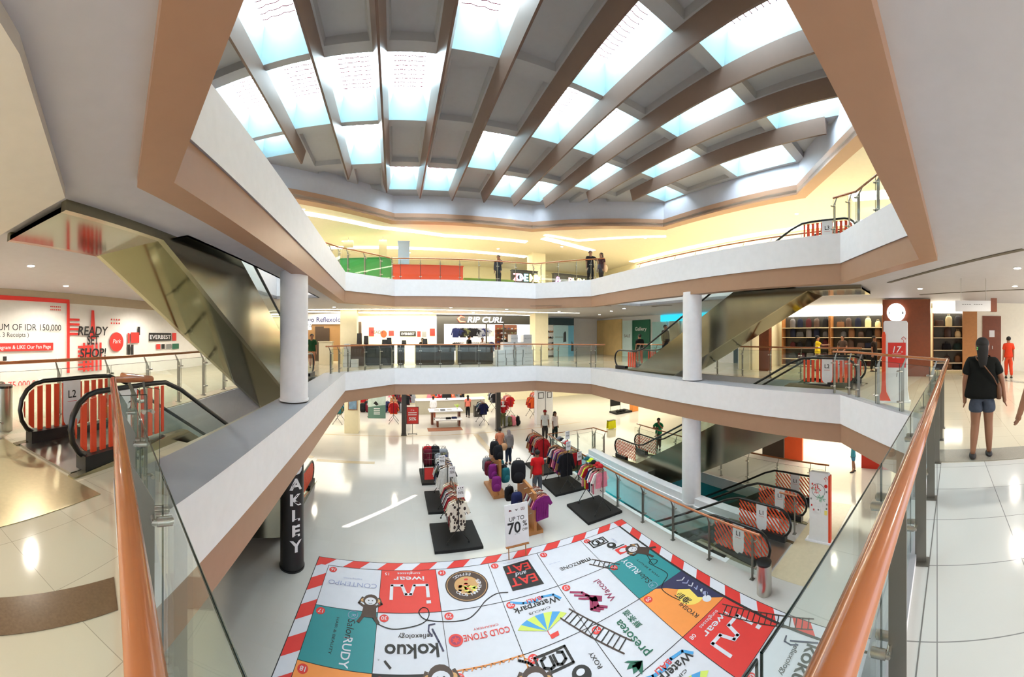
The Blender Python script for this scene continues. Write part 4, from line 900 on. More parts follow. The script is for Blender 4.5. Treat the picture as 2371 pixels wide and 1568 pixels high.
    for S, El, Wr, d, s_ in arms:
        i = V(S+Vector((s_*.002, 0, .003)), .047, c3)
        if sleeve <= 1: V(S+(El-S)*sleeve*.6, .043, i); V(S+(El-S)*sleeve, .043, len(P)-1)
        else: j = V(El, .036, i); V(El+(Wr-El)*.92, .028, j)
    vs, fs = skinned(P, E, Rr, sub); b = MB(); b.add(vs, fs, 0, True); b.build('shirt', top, t)
    P, E, Rr = [], [], []
    c0 = V((0, 0, .57), (.092, .070)); c1 = V((0, 0, .51), (.102, .078), c0)
    for Hp, K, A in lg:
        i = V(Hp, .066, c1)
        if legs == 'short': j = V(Hp+(K-Hp)*.35, .064, i); V(Hp+(K-Hp)*.62, .060, j)
        else: j = V(Hp+(K-Hp)*.5, .054, i); k = V(K, .043, j); m_ = V(K+(A-K)*.5, .040, k); V(A+Vector((0, 0, .02)), .031, m_)
    vs, fs = skinned(P, E, Rr, sub); b = MB(); b.add(vs, fs, 0, True); b.build('shorts' if legs == 'short' else 'trousers', bottom, t)
    for Hp, K, A in lg:
        b = MB(); c = A*h; b.lathe((c.x, c.y+.034*h, c.z-.040*h), [(.001, 0), (.9, .0), (1, .008*h), (.85, .022*h), (.4, .036*h), (.001, .04*h)], 14, 0, .031*h, .078*h); b.build('shoe', SHOE, t)
    hmx = hairm or HAIR
    b = MB()
    if hair == 'scarf':
        vs, fs = skinned([Vector(p)*h for p in ((0, -.01, .975), (0, -.004, .925), (0, -.012, .86), (0, -.012, .80), (0, -.012, .765))], [(0, 1), (1, 2), (2, 3), (3, 4)], [(.040*h, .046*h), (.060*h, .060*h), (.052*h, .058*h), (.088*h, .068*h), (.092*h, .07*h)], sub); b.add(vs, fs, 0, True); b.build('headscarf', hmx, t)
    elif hair:
        b.ball((0, -.010*h, .938*h), (.056*h, .062*h, .053*h), 18, 0, 12)
        if hair == 'long':
            vs, fs = skinned([Vector(p)*h for p in ((0, -.02, .955), (0, -.042, .90), (0, -.058, .85), (0, -.070, .79), (0, -.074, .74))], [(0, 1), (1, 2), (2, 3), (3, 4)], [(.05*h, .04*h), (.054*h, .036*h), (.050*h, .026*h), (.040*h, .02*h), (.024*h, .012*h)], sub); b.add(vs, fs, 0, True)
        b.build('hair', hmx, t)
    if headwear: b = MB(); b.lathe((0, 0, .935*h), [(.060*h, 0), (.058*h, .025*h), (.03*h, .046*h), (.001, .05*h)], 14); b.prism([(-.04*h, .04*h), (.04*h, .04*h), (.03*h, .10*h), (-.03*h, .10*h)], .935*h, .942*h); b.build('cap', headwear, t)
    return t
def facing(u, v): return math.atan2(v, u)-PI/2
def fab(r, g, b): return mat('cloth_%d_%d_%d' % (r, g, b), rgb(r, g, b), .85, noise=(16, .12), spec=.2)
BK = fab(20, 22, 20)
w_ = person((4.56, -.60, 0), facing(1, -.08), 1.60, 'woman walking away in black shirt and denim shorts, long dark hair with green clip', BK, DENIM, 'long', .78, 'short', la=((.28, -.02, -1), (.02, .12, -1)), ra=((.40, -.05, -1), (.15, .1, -1)), ll=((-.05, -.02, -1), (-.10, -.28, -1)), rl=((.02, .10, -1), (.02, -.06, -1)), sub=2, build=1.36)
b = MB()
for k in range(5): a = k*1.25; b.tube([(-.052, -.088, 1.435), (-.052+.03*math.cos(a), -.10, 1.435+.026*math.sin(a))], [.009, .006], 6)
b.build('hair_clip', mat('lime_green_plastic', rgb(120, 240, 130), .4), w_)
t = thing('shoulder_bag', 'small brown bag hanging on a thin strap at the hip of the black shirted woman', 'bag', (4.56, -.60, 0), facing(1, -.08))
b = MB(); b.lathe((.215, -.03, .76), [(.001, 0), (.75, .01), (1, .06), (.9, .16), (.6, .21), (.001, .22)], 14, 0, .045, .085); b.build('pouch', mat('brown_leather', rgb(112, 72, 44), .5), t)
b = MB(); b.tube([(.205, -.06, .93), (.14, -.125, 1.06), (.03, -.135, 1.2), (-.08, -.10, 1.30), (-.09, .0, 1.33)], .008, 6); b.tube([(.20, .02, .93), (.15, .13, 1.06), (.0, .14, 1.22), (-.09, .0, 1.33)], .008, 6); b.build('strap', mat('brown_leather', rgb(112, 72, 44), .5), t)
person((12.78, -2.68, 0), facing(1, .05), 1.60, 'person in red uniform walking away past the brown door', fab(206, 62, 34), fab(206, 70, 40), 'short', .8, ll=((0, .2, -1), (0, -.05, -1)), rl=((0, -.12, -1), (0, -.35, -1)))
person((3.45, -1.19, 0), facing(1, .1), 1.62, 'person cut off by the right edge of the picture, only a bare arm showing', BK, DENIM, 'short', .5, 'short', la=((.5, .0, -1), (.3, .1, -1)), sub=2)
def at_fl(x, y, z): u, v = floor_at(x, y, z); return (u, v, z)
vy = v_at(1893, 14.9)
person((14.9, vy, 0), facing(.2, -1), 1.64, 'person in yellow shirt reaching out an arm before the bag shelves', fab(236, 200, 40), fab(200, 176, 130), 'short', .8, la=((.1, .0, -1), (.05, .3, -1)), ra=((.1, 1, -.5), (.0, 1, .05)))
person((16.0, v_at(1951, 16.0), 0), facing(-1, .2), 1.66, 'shop assistant in dark brown shirt standing between the bag shelves', fab(70, 56, 50), fab(30, 28, 28), 'short', .8, la=((.3, .2, -1), (-.3, .6, -.6)), ra=((.3, .2, -1), (-.3, .6, -.6)))
person((15.2, v_at(2024, 15.2), 0), facing(-.3, -1), 1.62, 'person in dark clothes in shade beside the brown panel of the bag shop', fab(44, 36, 34), fab(28, 26, 26))
person((12.3, v_at(1481, 12.3), 0), facing(.3, 1), 1.72, 'person in black shirt with backpack standing behind the foot of the right escalator', BK, fab(190, 70, 50), 'short', .8, build=1.15)
person((UR, 10.6, .60), facing(0, -1), 1.5, 'person in dark top riding the right escalator upwards behind the column', fab(60, 50, 48), fab(50, 52, 60), 'short', 1.5)
person((u_at(722, 16.6), 16.6, 0), facing(.2, -1), 1.72, 'person in dark green shirt near the reception with raised blue lettering', fab(34, 74, 46), fab(180, 120, 90), 'short', .8, ra=((.2, .3, -1), (0, 1, -.1)))
person((u_at(1117, 19.9), 19.9, .0), facing(0, -1), 1.52, 'cashier in white shirt behind the black counter in front of the dark surf shop', fab(230, 228, 222), BK, 'short', .8, ra=((.2, .3, -1), (-.5, .8, 0)))
person((u_at(1086, 20.3), 20.3, 0), facing(.6, .2), 1.66, 'person in black facing the dark clothes behind the counter', BK, BK, 'short', 1.5)
person((u_at(978, 19.9), 19.9, 0), facing(-.4, -1), 1.5, 'person in black with head bent behind the counter, left of the dark surf shop', BK, BK, 'long', 1.5)
# lower floor
person((5.06, 14.73, -4.2), facing(-.1, 1), 1.62, 'woman in grey headscarf and grey jacket walking away on the lower floor', fab(128, 120, 118), fab(36, 44, 60), 'scarf', 1.5, hairm=fab(136, 124, 124), build=1.1, rl=((0, .15, -1), (0, -.2, -1)))
person((4.78, 15.2, -4.2), facing(-.1, 1), 1.6, 'person with dark hair and orange top walking beside the woman in grey headscarf', fab(214, 130, 96), fab(30, 36, 44), 'short', .8)
t = thing('handbag', 'tan handbag at the left hip of the woman in grey headscarf', 'bag', (4.8, 14.62, -4.2)); b = MB(); b.ball((0, 0, .86), (.17, .08, .17), 14); b.build('pouch', mat('tan_leather', rgb(192, 142, 100), .5), t); b = MB(); b.tube([(-.12, 0, .98), (-.02, 0, 1.3), (.12, 0, .98)], .01, 6); b.build('strap', mat('tan_leather', rgb(192, 142, 100), .5), t)
person((4.98, 11.35, -4.2), facing(.1, 1), 1.74, 'person in long red shirt and grey jeans standing behind the white sale board', fab(206, 30, 34), fab(84, 88, 96), 'short', .8, ll=((-.05, .02, -1), (0, 0, -1)), rl=((.05, -.02, -1), (0, -.05, -1)))
person((8.1, 17.4, -4.2), facing(-.3, -1), 1.72, 'man in white shirt and red cap near the rail corner of the lower floor', fab(238, 236, 232), fab(60, 56, 54), 'short', .8, headwear=FAB[1])
person((8.62, 17.2, -4.2), facing(.4, -1), 1.62, 'woman with long dark hair and white top beside the man in red cap', fab(240, 224, 220), fab(36, 48, 44), 'long', .8)
person((12.25, v_at(1525, 12.25), -4.2), facing(-.9, -.6), 1.62, 'person in green shirt leaning on the far well rail with a hand to the face', fab(36, 140, 92), fab(60, 60, 60), 'short', .8, la=((.3, .7, -.6), (-.6, .5, .9)), ra=((.3, .8, -.6), (-.9, .5, .1)))
person((14.3, 3.54, -4.2), facing(-.6, 1), 1.35, 'child in blue vest and blue shorts before the bright shop on the lower right', fab(70, 150, 170), fab(70, 130, 160), 'short', .4, 'short', la=((.9, .1, -.2), (.4, .2, 1)))
person((5.2, 24.1, -4.2), facing(.1, 1), 1.6, 'shopper in pink top and black trousers at the back counter of the lower shop', fab(232, 128, 110), fab(24, 24, 26), 'long', .8)
person((2.7, 23.9, -4.2), facing(0, 1), 1.62, 'shopper in loose white shirt behind the display table of the lower shop', fab(246, 246, 248), fab(150, 80, 60), 'short', 1.5, build=1.2)
# top storey
person((u_at(1154, 17.3), 17.3, 4.2), facing(-.6, -1), 1.66, 'person with dark backpack standing alone at the top rail', fab(62, 64, 74), fab(44, 46, 54), 'short', 1.5, la=((.2, .6, -.7), (-.3, .5, 1)))
person((u_at(1367, 14.75), 14.75, 4.2), facing(-.3, -1), 1.74, 'man in black leaning on the top rail, left one of the pair', fab(30, 28, 30), fab(26, 24, 26), 'short', .8, la=((.6, .3, -.6), (-.2, .7, -.5)))
person((u_at(1392, 14.6), 14.6, 4.2), facing(-1, -.3), 1.68, 'woman in dark maroon top with hair in a bun, right one of the pair', fab(64, 30, 36), fab(40, 30, 34), 'long', .8)
t = thing('handbag', 'light bag on the shoulder of the woman in maroon at the top rail', 'bag', (u_at(1402, 14.5), 14.5, 4.2)); b = MB(); b.ball((0, 0, .85), (.14, .08, .2), 12); b.build('pouch', fab(226, 190, 150), t); b = MB(); b.tube([(-.08, 0, 1.0), (-.1, .0, 1.35), (.06, 0, 1.02)], .01, 6); b.build('strap', fab(226, 190, 150), t)
# ================================================================= SIGNS AND TOTEMS
def totem(at, label, kind):
    t = thing('totem_sign', label, 'sign', at, 0, None)
    # faces the walkway: the wide side runs along local y, viewed towards +x, left of the picture is +y
    fr = lambda p: (p[2], p[0], p[1])
    b = MB(); o = [(-.33, .04), (.34, .04), (.31, .12), (.29, .3), (.29, 1.92), (.26, 1.96), (-.26, 1.96), (-.29, 1.92), (-.29, .3), (-.32, .12)]
    b.prism(o[::-1], -.06, .06, fr=fr); b.build('panel', M_PAPER, t)
    b = MB(); b.b2((-.12, -.36, 0), (.12, .40, .04)); b.build('base', M_PAPER, t)
    b = MB()
    if kind == 1: b.prism([(.44, .0), (.40, .10), (.345, .25), (.33, .5), (.33, 1.62), (.30, 1.70), (.26, 1.70), (.235, 1.62), (.235, .5), (.22, .25), (.12, .05), (.10, .0)], -.075, .075, fr=fr)
    else: b.prism([(-.33, .0), (-.33, 1.9), (-.27, 1.9), (-.27, .0)][::-1], -.065, .065, fr=fr)
    b.build('side_band', M_ORG, t)
    RT = dict(right=(0, -1, 0), up=(0, 0, 1))
    b = MB()
    def tree(y, z, s_):
        for p in ([(y, z), (y, z+.5*s_)], [(y-.3*s_, z+.55*s_), (y-.4*s_, z+.75*s_), (y-.2*s_, z+.85*s_), (y, z+1.1*s_), (y+.2*s_, z+.85*s_), (y+.4*s_, z+.75*s_), (y+.3*s_, z+.55*s_), (y+.1*s_, z+.6*s_)]): b.tube([(-.064, q[0], q[1]) for q in p], .006, 5, 3)
    tree(-.2, 1.44 if kind == 1 else 1.72, .13)
    if kind == 1:
        b.b2((-.066, -.25, .84), (-.06, .18, 1.44), 1); b.text('17', .22, (-.067, -.03, 1.2), mi=0, shear=.2, bold=.01, **RT); b.text('th', .06, (-.067, -.16, 1.2), mi=0, **RT); b.text('SALE', .1, (-.067, -.035, 1.07), mi=0, bold=.01, **RT); b.b2((-.069, -.14, 1.17), (-.066, .08, 1.175), 0); b.text('AUGUST 2016', .035, (-.067, -.035, .93), mi=3, **RT) if False else None
        b.text('i', .2, (-.064, -.03, .62), mi=2, shear=.1, **RT); b.text('SHOP & DINE', .05, (-.064, .0, .5), mi=2, **RT) if False else None
    else:
        for r, m in ((.2, 2), (.185, 0)): b.prism([(.02+r*math.cos(2*PI*k/28), 1.45+r*math.sin(2*PI*k/28)) for k in range(28)][::-1], -.064-(.2-r)*.1, -.06, m, fr=fr)
        random.seed(5)
        for k in range(26):
            a = random.random()*6.28; r = .14*math.sqrt(random.random()); cy_, cz_ = .08+r*math.cos(a), 1.5+r*.8*math.sin(a); b.box((-.067, cy_, cz_), (.004, .05, .02), mi=3 if k % 4 else 4, rot=Matrix.Rotation(a, 3, 'X'))
        for k in range(22): a = random.random()*6.28; r = .12*math.sqrt(random.random()); b.box((-.067, -.06+r*math.cos(a), 1.25+r*.7*math.sin(a)), (.004, .06, .02), mi=4, rot=Matrix.Rotation(a, 3, 'X'))
        b.prism([(-.2+.05*math.cos(2*PI*k/16), 1.6+.05*math.sin(2*PI*k/16)) for k in range(16)][::-1], -.066, -.06, 3, fr=fr)
        for y, z, m in ((.2, 1.62, 3), (-.22, 1.45, 2), (.24, 1.2, 2), (.22, 1.02, 3), (-.23, 1.1, 2), (-.22, .98, 2), (.16, .9, 3)): b.box((-.066, y, z), (.006, .04, .05), mi=m)
        b.box((-.066, .0, 1.06), (.006, .22, .1), mi=0); b.text('MENU', .06, (-.07, 0, 1.04), mi=2, **RT) if False else None
        b.box((-.066, .02, .9), (.006, .12, .12), mi=0); b.box((-.071, .02, .92), (.004, .04, .04), mi=2); b.box((-.066, -.2, .86), (.006, .08, .12), mi=5)
    b.build('printed_pattern', [M_PAPER, M_RED, M_GREYP, M_RED, mat('pale_green_print', rgb(150, 200, 176), .5), mat('yellow_card', rgb(238, 220, 120), .5)], t)
totem((8.3, 1.0, 0), 'white totem sign with red 17th sale poster behind the near right rail', 1)
totem((9.2, 3.25, -4.2), 'white totem sign with round food picture beside the lower escalators', 2)
# round lit shop sign and brown wood panel
b = MB(); b.b2((-.3, -.95, 0), (.3, .95, 3.05)); b.build('wood_panel', M_WOODD, at=(13.9, 1.22, 0), **T('wide reddish brown wood panel between the bag shelves, behind the sale totem', 'wood panel'))
t = thing('round_sign', 'round glowing white shop sign on the brown wood panel', 'sign', (13.5, v_at(2075, 13.5), 2.52)); fr = lambda p: (p[2], p[0], p[1])
b = MB(); b.prism([(.36*math.cos(2*PI*k/36), .36*math.sin(2*PI*k/36)) for k in range(36)][::-1], -.06, .06, fr=fr); b.build('lit_disc', M_LIT, t)
b = MB(); b.box((-.062, .27, -.02), (.004, .03, .1)); b.box((-.062, -.27, -.02), (.004, .05, .1)); b.box((-.062, 0, -.17), (.004, .12, .012)); b.build('marks', M_PRINT, t)
b = MB(); b.b2((.06, -.03, -.03), (.12, .03, .03)); b.build('bracket', M_BLK, t)
t = thing('hanging_sign', 'white directory sign with brown end hanging from the ceiling on the right', 'sign', (8.95, -.97, 2.38), -.05)
b = MB(); b.b2((-.09, -.42, -.14), (.09, .5, .13)); b.build('panel', M_PAPER, t)
b = MB(); b.b2((-.095, -.58, -.15), (.095, -.42, .20)); b.build('end_block', M_WOODD, t)
for y in (-.3, .35): b = MB(); b.tube([(0, y, .13), (0, y, .72)], .008, 6); b.build('rod', M_STEEL, t)
b = MB(); b.text('◄  Toilet   Lift', .09, (-.092, .05, 0), right=(0, -1, 0)) if False else [b.box((-.092, .3-.06*k, .03), (.003, .04, .012)) for k in range(9) if k not in (4,)]; b.build('lettering', M_GREYP, t)
# brown door and frame on the right
b = MB(); b.b2((-.05, -.42, 0), (.0, .42, 2.5)); o_ = b.build('door_1', M_WOODD, at=(15.5, -2.47, 0), struct=True)
b = MB(); b.b2((-.056, -.12, 1.55), (-.051, .12, 1.85)); b.build('door_notice', M_PAPER, o_)
b = MB(); b.b2((-.1, -.03, 1.0), (-.05, .0, 1.15)); b.build('door_handle', M_STEEL, o_)
b = MB(); b.b2((-.12, -.3, -.0), (.12, .3, 3.05)); b.build('wood_panel', M_WOODL, at=(14.3, -1.35, 0), **T('light brown wood post between the bag shelves and the brown door', 'wood panel'))
b = MB(); b.b2((-.14, -.26, -.0), (.14, .26, 3.05)); b.build('wood_panel', M_WOODD, at=(14.0, 7.6, 0), **T('reddish wood panel at the left end of the bag shop, under the escalator', 'wood panel'))
# ================================================================= BAG SHOP
BM = [FAB[0], cl('ink', 28, 32, 52), cl('umber', 112, 78, 54), cl('slate', 76, 76, 80), mat('dark_brown_leather', rgb(66, 44, 34), .5), mat('cream_leather', rgb(222, 206, 160), .5), cl('oxblood', 70, 30, 34), cl('pine', 34, 52, 50), mat('dark_brown_leather', rgb(66, 44, 34), .5), mat('grey_leather', rgb(96, 92, 96), .45), FAB[6]]
BMN = ['black', 'dark navy', 'brown', 'slate grey', 'dark brown', 'cream', 'dark maroon', 'dark green', 'deep brown', 'dark grey', 'pink']
def bag_mesh(kind):
    b = MB()
    if kind == 0: b.lathe((0, 0, 0), [(.001, 0), (.95, 0), (1, .05), (1, .3), (.8, .42), (.3, .47), (.001, .47)], 14, 0, .09, .16)
    elif kind == 1: b.lathe((0, 0, 0), [(.001, 0), (1, 0), (1.02, .12), (.86, .27), (.8, .28), (.001, .28)], 14, 0, .08, .21)
    else: b.lathe((0, 0, 0), [(.001, 0), (.9, .01), (1, .1), (.9, .24), (.4, .3), (.001, .31)], 14, 0, .09, .15)
    return b
BAGM = [bag_mesh(k) for k in range(3)]
def bag(at, m, nm, kind, where):
    t = thing('bag', '%s %s on %s' % (nm, ['backpack', 'handbag', 'rounded bag'][kind], where), 'bag', at, 0, 'bags on %s' % where)
    BAGM[kind].build('body', m, t)
    b = MB(); z = [.44, .26, .28][kind]; b.tube([(0, -.06, z), (0, -.05, z+.09), (0, .05, z+.09), (0, .06, z)], .008, 5); b.build('handle', m, t)
def shelf_bay(u, v0, v1, label, where, zs=(.42, .98, 1.53, 2.03), seed=1, top=2.62):
    t = thing('shelving_unit', label, 'shelves', (u, v0, 0), 0, 'lit shelves of the bag shop'); W2 = v1-v0
    b = MB(); b.b2((.3, 0, .1), (.36, W2, top)); b.build('back_panel', M_CHAR, t)
    for z in (.1,)+tuple(zs): b = MB(); b.b2((-.12, 0, z-.035), (.3, W2, z)); b.build('shelf', mat('pale_shelf_board', rgb(236, 222, 190), .5), t)
    b = MB(); b.b2((.0, 0, top), (.36, W2, 3.05)); b.build('lit_header', mat('glowing_shop_header', (1, .97, .85), .5, emit=2.6, ecol=(1, .95, .8)), t)
    for y in (.0, W2-.04): b = MB(); b.b2((-.12, y, .1), (.3, y+.04, top)); b.build('upright', M_WOODL, t)
    random.seed(seed)
    for j, z in enumerate((.1,)+tuple(zs)):
        v = .28
        while v < W2-.25:
            i = random.randrange(len(BM)-1); k = random.choice([0, 0, 1, 2]) if j > 1 else random.choice([1, 2])
            bag((u+.1, v0+v, z), BM[i], BMN[i], k, '%s of %s' % (['bottom board', 'lowest shelf', 'second shelf', 'third shelf', 'top shelf'][j], where)); v += random.uniform(.40, .52)
UB = 16.6
shelf_bay(UB, v_at(2045, UB), v_at(1922, UB)-.05, 'lit bag shelves directly left of the brown wood panel', 'the shelves beside the totem', seed=4)
shelf_bay(UB, v_at(1922, UB), v_at(1812, UB), 'darker bag shelves behind the person in yellow', 'the shelves behind the yellow shirt', seed=9)
shelf_bay(15.3, -1.2, .2, 'lit bag shelves right of the brown wood panel', 'the shelves left of the brown door', seed=2)
# ================================================================= MIDDLE STOREY, FAR SIDE
# dark surf shop front with lit lettering
zc = 0
t = thing('storefront', 'dark surf shop front with glowing white lettering and red wave mark', 'shop front', (2.95, 24.0, 0))
b = MB(); b.b2((0, -.15, 2.45), (7.6, .15, 3.08)); b.build('header', M_CHAR, t)
b = MB(); b.b2((0, -.15, 0), (.5, .15, 2.45)); b.build('side_panel', M_CHAR, t)
uL = u_at(1008+52, 23.8)-2.95; 
b = MB(); b.text('RIP CURL', .56, (u_at(1124, 23.83)-2.95, -.17, 2.56), mi=0, depth=.03, bold=.014, shear=.22, sx=1.15); b.build('lit_lettering', M_LIT, t)
b = MB(); c = u_at(1067, 23.83)-2.95
b.tube([(c+.32, -.2, 2.58), (c-.05, -.2, 2.60), (c-.2, -.2, 2.8), (c+.0, -.2, 2.98), (c+.28, -.2, 2.9)], [.02, .06, .08, .06, .015], 8); b.build('red_wave_mark', mat('lit_red_sign', rgb(255, 90, 70), .5, emit=1.6, ecol=rgb(255, 90, 70)), t)
b = MB(); b.b2((4.9, -.02, .05), (7.5, .02, 2.45)); b.build('glass_pane', G_CLR, t)
for x in (3.55, 4.85, 7.5): b = MB(); b.b2((x, -.06, 0), (x+.08, .06, 2.45)); b.build('mullion', M_CHAR, t)
# interior of the surf shop: clothes on the walls, mannequins, cap racks
random.seed(11)
for k in range(22):
    c = random.choice([0, 0, 0, 2, 3, 9, 4]); garment(random.choice(['shirt', 'jacket']), FAB[c], (4.9+.3*(k % 11), 27.4, 2.3 if k < 11 else 1.15), 0, '%s top hanging on the back wall of the dark surf shop' % FN[c], 'tops on the surf shop wall')
for k in range(30):
    c = random.choice([0, 3, 7, 9, 2]); cap((8.3+.3*(k % 6), 26.8, .7+.36*(k//6)), FAB[c], 0, '%s cap on the cap wall of the surf shop' % FN[c], 'caps on the surf shop cap wall')
b = MB()
for z in range(5): b.b2((0, 0, .66+.36*z), (1.9, .3, .69+.36*z))
b.b2((0, .3, 0), (1.9, .35, 2.5)); b.build('cap_shelves', M_WOODD, at=(8.1, 26.7, 0), **T('wooden shelves of caps inside the surf shop', 'shelves'))
def mannequin(at, top, bottom, label, h=1.7):
    t = thing('mannequin', label, 'mannequin', at, 0, 'shop mannequins')
    P = [(0, 0, .52), (0, 0, .62), (0, 0, .73), (0, 0, .80), (0, 0, .86), (-.1, 0, .79), (-.13, 0, .64), (-.13, .02, .5), (.1, 0, .79), (.13, 0, .64), (.13, .02, .5), (-.05, 0, .5), (-.055, 0, .28), (-.06, 0, .05), (.05, 0, .5), (.055, 0, .28), (.06, 0, .05)]
    E = [(0, 1), (1, 2), (2, 3), (3, 4), (3, 5), (5, 6), (6, 7), (3, 8), (8, 9), (9, 10), (0, 11), (11, 12), (12, 13), (0, 14), (14, 15), (15, 16)]
    Rr = [(.08, .06), (.065, .05), (.085, .06), (.06, .045), .03, .032, .024, .016, .032, .024, .016, .05, .034, .02, .05, .034, .02]
    Rr = [tuple(q*h for q in r) if isinstance(r, tuple) else r*h for r in Rr]
    vs, fs = skinned([Vector(p)*h for p in P], E, Rr, 1); b = MB(); b.add(vs, fs, 0, True); b.ball((0, 0, .92*h), (.045*h, .055*h, .065*h), 12); b.build('body', M_PAPER, t)
    vs, fs = skinned([Vector(p)*h for p in P[:4]+[P[5], P[6], P[8], P[9]]], [(0, 1), (1, 2), (2, 3), (3, 4), (4, 5), (3, 6), (6, 7)], [(.092*h, .07*h), (.08*h, .062*h), (.097*h, .07*h), (.07*h, .055*h), .04*h, .034*h, .04*h, .034*h], 1); b = MB(); b.add(vs, fs, 0, True); b.build('top', top, t)
    if bottom:
        vs, fs = skinned([Vector(p)*h for p in [P[0], P[11], P[12], P[13], P[14], P[15], P[16]]], [(0, 1), (1, 2), (2, 3), (0, 4), (4, 5), (5, 6)], [(.09*h, .066*h), .06*h, .042*h, .03*h, .06*h, .042*h, .03*h], 1); b = MB(); b.add(vs, fs, 0, True); b.build('trousers', bottom, t)
    b = MB(); b.cyl((0, 0), .2, 0, .02, 20); b.cyl((0, 0), .012, .02, .5*h, 8); b.build('stand', M_STEEL, t)
mannequin((u_at(1166, 24.8), 24.8, 0), FAB[0], FAB[0], 'mannequin in a black printed shirt inside the dark surf shop')
mannequin((u_at(1214, 24.8), 24.8, 0), FAB[4], FAB[9], 'mannequin in a white shirt inside the dark surf shop')
# blue and white lit poster box of the next shop
t = thing('storefront', 'shop front with dark header and blue white window poster, right of the cream column', 'shop front', (10.9, 23.9, 0))
b = MB(); b.b2((0, -.12, 2.45), (2.7, .1, 3.0)); b.build('header', mat('dark_slate_panel', rgb(44, 58, 66), .4), t)
b = MB(); b.b2((.95, -.1, 0), (2.2, .0, 2.42)); b.build('window_poster', mat('pale_blue_poster', rgb(176, 212, 226), .5), t)
b = MB(); b.b2((2.2, -.1, 0), (2.7, .0, 2.42)); b.build('side_poster', mat('sky_blue_poster', rgb(110, 176, 210), .5), t)
b = MB(); b.text('WEBBING', .16, (1.35, -.105, 1.45), mi=0, bold=.01) if False else b.text('WEARING', .15, (1.38, -.105, 1.45), mi=0, bold=.01); b.prism([(1.75, 1.1), (2.02, 1.15), (2.0, 1.85), (1.92, 1.98), (1.78, 1.8)], .1, .106, 1, fr=lambda p: (p[0], -p[2], p[1])); b.prism([(2.45, .4), (2.68, .4), (2.66, .9), (2.5, 1.2)], .1, .106, 1, fr=lambda p: (p[0], -p[2], p[1])); b.build('printed_pattern', [M_GREYP, mat('slate_print', rgb(58, 62, 70), .5)], t)
b = MB(); b.b2((0, -.1, 0), (.9, .3, .1)); b.b2((0, .25, .1), (.9, .3, 2.4))
for z in (.5, .95, 1.4, 1.85): b.b2((0, -.05, z), (.9, .25, z+.03))
b.build('shelf_rack', M_CHAR, t)
random.seed(21)
for k in range(20):
    c = random.choice([0, 3, 4, 7]); cap((11.05+.19*(k % 5), 23.98, [.54, .99, 1.44, 1.89][k//5]), FAB[c], 0, '%s cap in the window right of the cream column' % FN[c], 'caps in the window beside the column')
# far right of the middle storey
def panel_wall(x0, x1, v, z0, z1, m, name, label, cat='wall panel', th=.06):
    a, c = u_at(x0, v), u_at(x1, v); b = MB(); b.b2((0, -th, z0), (c-a, 0, z1)); return b.build(name, m, at=(a, v, 0), **T(label, cat))
def side_panel(x0, x1, z0, z1, m, name, label, cat='wall panel', th=.08, u=16.98, lt=None, lm=None, lz=0, ls=.3):
    va, vb = v_at(x1, u), v_at(x0, u); t = MB(); t.b2((-th, 0, z0), (0, vb-va, z1)); o = t.build(name, m, at=(u, va, 0), **T(label, cat))
    if lt: t = MB(); t.text(lt, ls, (-th-.004, (vb-va)/2, lz), right=(0, -1, 0), up=(0, 0, 1), bold=.02, sx=1.2); t.build('lettering', lm, o)
    return o
side_panel(1384, 1441, 0, 2.95, mat('beige_shutter', rgb(226, 196, 136), .5, noise=(2, .15)), 'wall_panel', 'plain beige panel beyond the far rail, left of the green banner')
o_ = side_panel(1443, 1465, 0, 2.8, mat('pale_cyan_poster', rgb(214, 238, 240), .5), 'poster', 'pale cyan poster directly left of the green banner', 'poster', lt='SALE', lm=M_GREYP, lz=1.5)
side_panel(1466, 1506, 0, 2.8, mat('bottle_green_panel', rgb(28, 96, 72), .5), 'banner', 'dark green banner with white lettering behind the person in black', 'banner', lt='Gallery', lm=M_PAPER, lz=2.0, ls=.38)
side_panel(1512, 1545, 0, 2.6, mat('light_blue_panel', rgb(170, 214, 220), .5), 'wall_panel', 'light blue panel right of the green banner')
side_panel(1552, 1575, 0, 2.6, mat('grey_shutter', rgb(170, 164, 150), .5), 'wall_panel', 'grey panel below the glowing cyan sign')
side_panel(1534, 1662, 2.6, 3.04, M_CYAN, 'lit_sign', 'glowing cyan sign band behind the right round column', 'sign', .2, lt='BEAUTY', lm=M_PAPER, lz=2.72, ls=.26)
side_panel(1700, 1740, 0, 2.6, mat('dark_teal_panel', rgb(40, 70, 84), .4), 'wall_panel', 'dark teal shop window under the right escalator')
# counters along the far rail
def counter(x0, x1, v, d, h, label, m=M_CHAR, top=M_WOODD, z=0):
    a, c = u_at(x0, v), u_at(x1, v); t = thing('counter', label, 'counter', (a, v, z), 0, 'kiosk counters'); L_ = c-a
    b = MB(); b.b2((0, 0, .06), (L_, d, h)); b.b2((.04, .04, 0), (L_-.04, d-.04, .06)); b.build('body', m, t)
    b = MB(); b.b2((-.04, -.04, h), (L_+.04, d+.04, h+.04)); b.build('worktop', top, t)
    n = max(1, int(L_/.9))
    for k in range(n): b = MB(); b.b2((k*L_/n+.04, -.015, .12), ((k+1)*L_/n-.04, 0, h-.06)); b.build('front_panel', mat('dark_glass_panel', rgb(36, 34, 32), .12) if m is M_CHAR else m, t)
    return t
counter(812, 845, 18.4, .6, 1.1, 'dark counter end with wood top beside the beige column', mat('dark_umber_panel', rgb(74, 54, 44), .4))
counter(845, 913, 18.8, .6, 1.1, 'glossy black counter left, under the raised display of grey bags')
counter(920, 937, 18.9, .6, 1.1, 'narrow black cabinet between the two long black counters')
counter(962, 1052, 18.9, .7, 1.1, 'long glossy black counter with steel edging, left of the surf shop lettering')
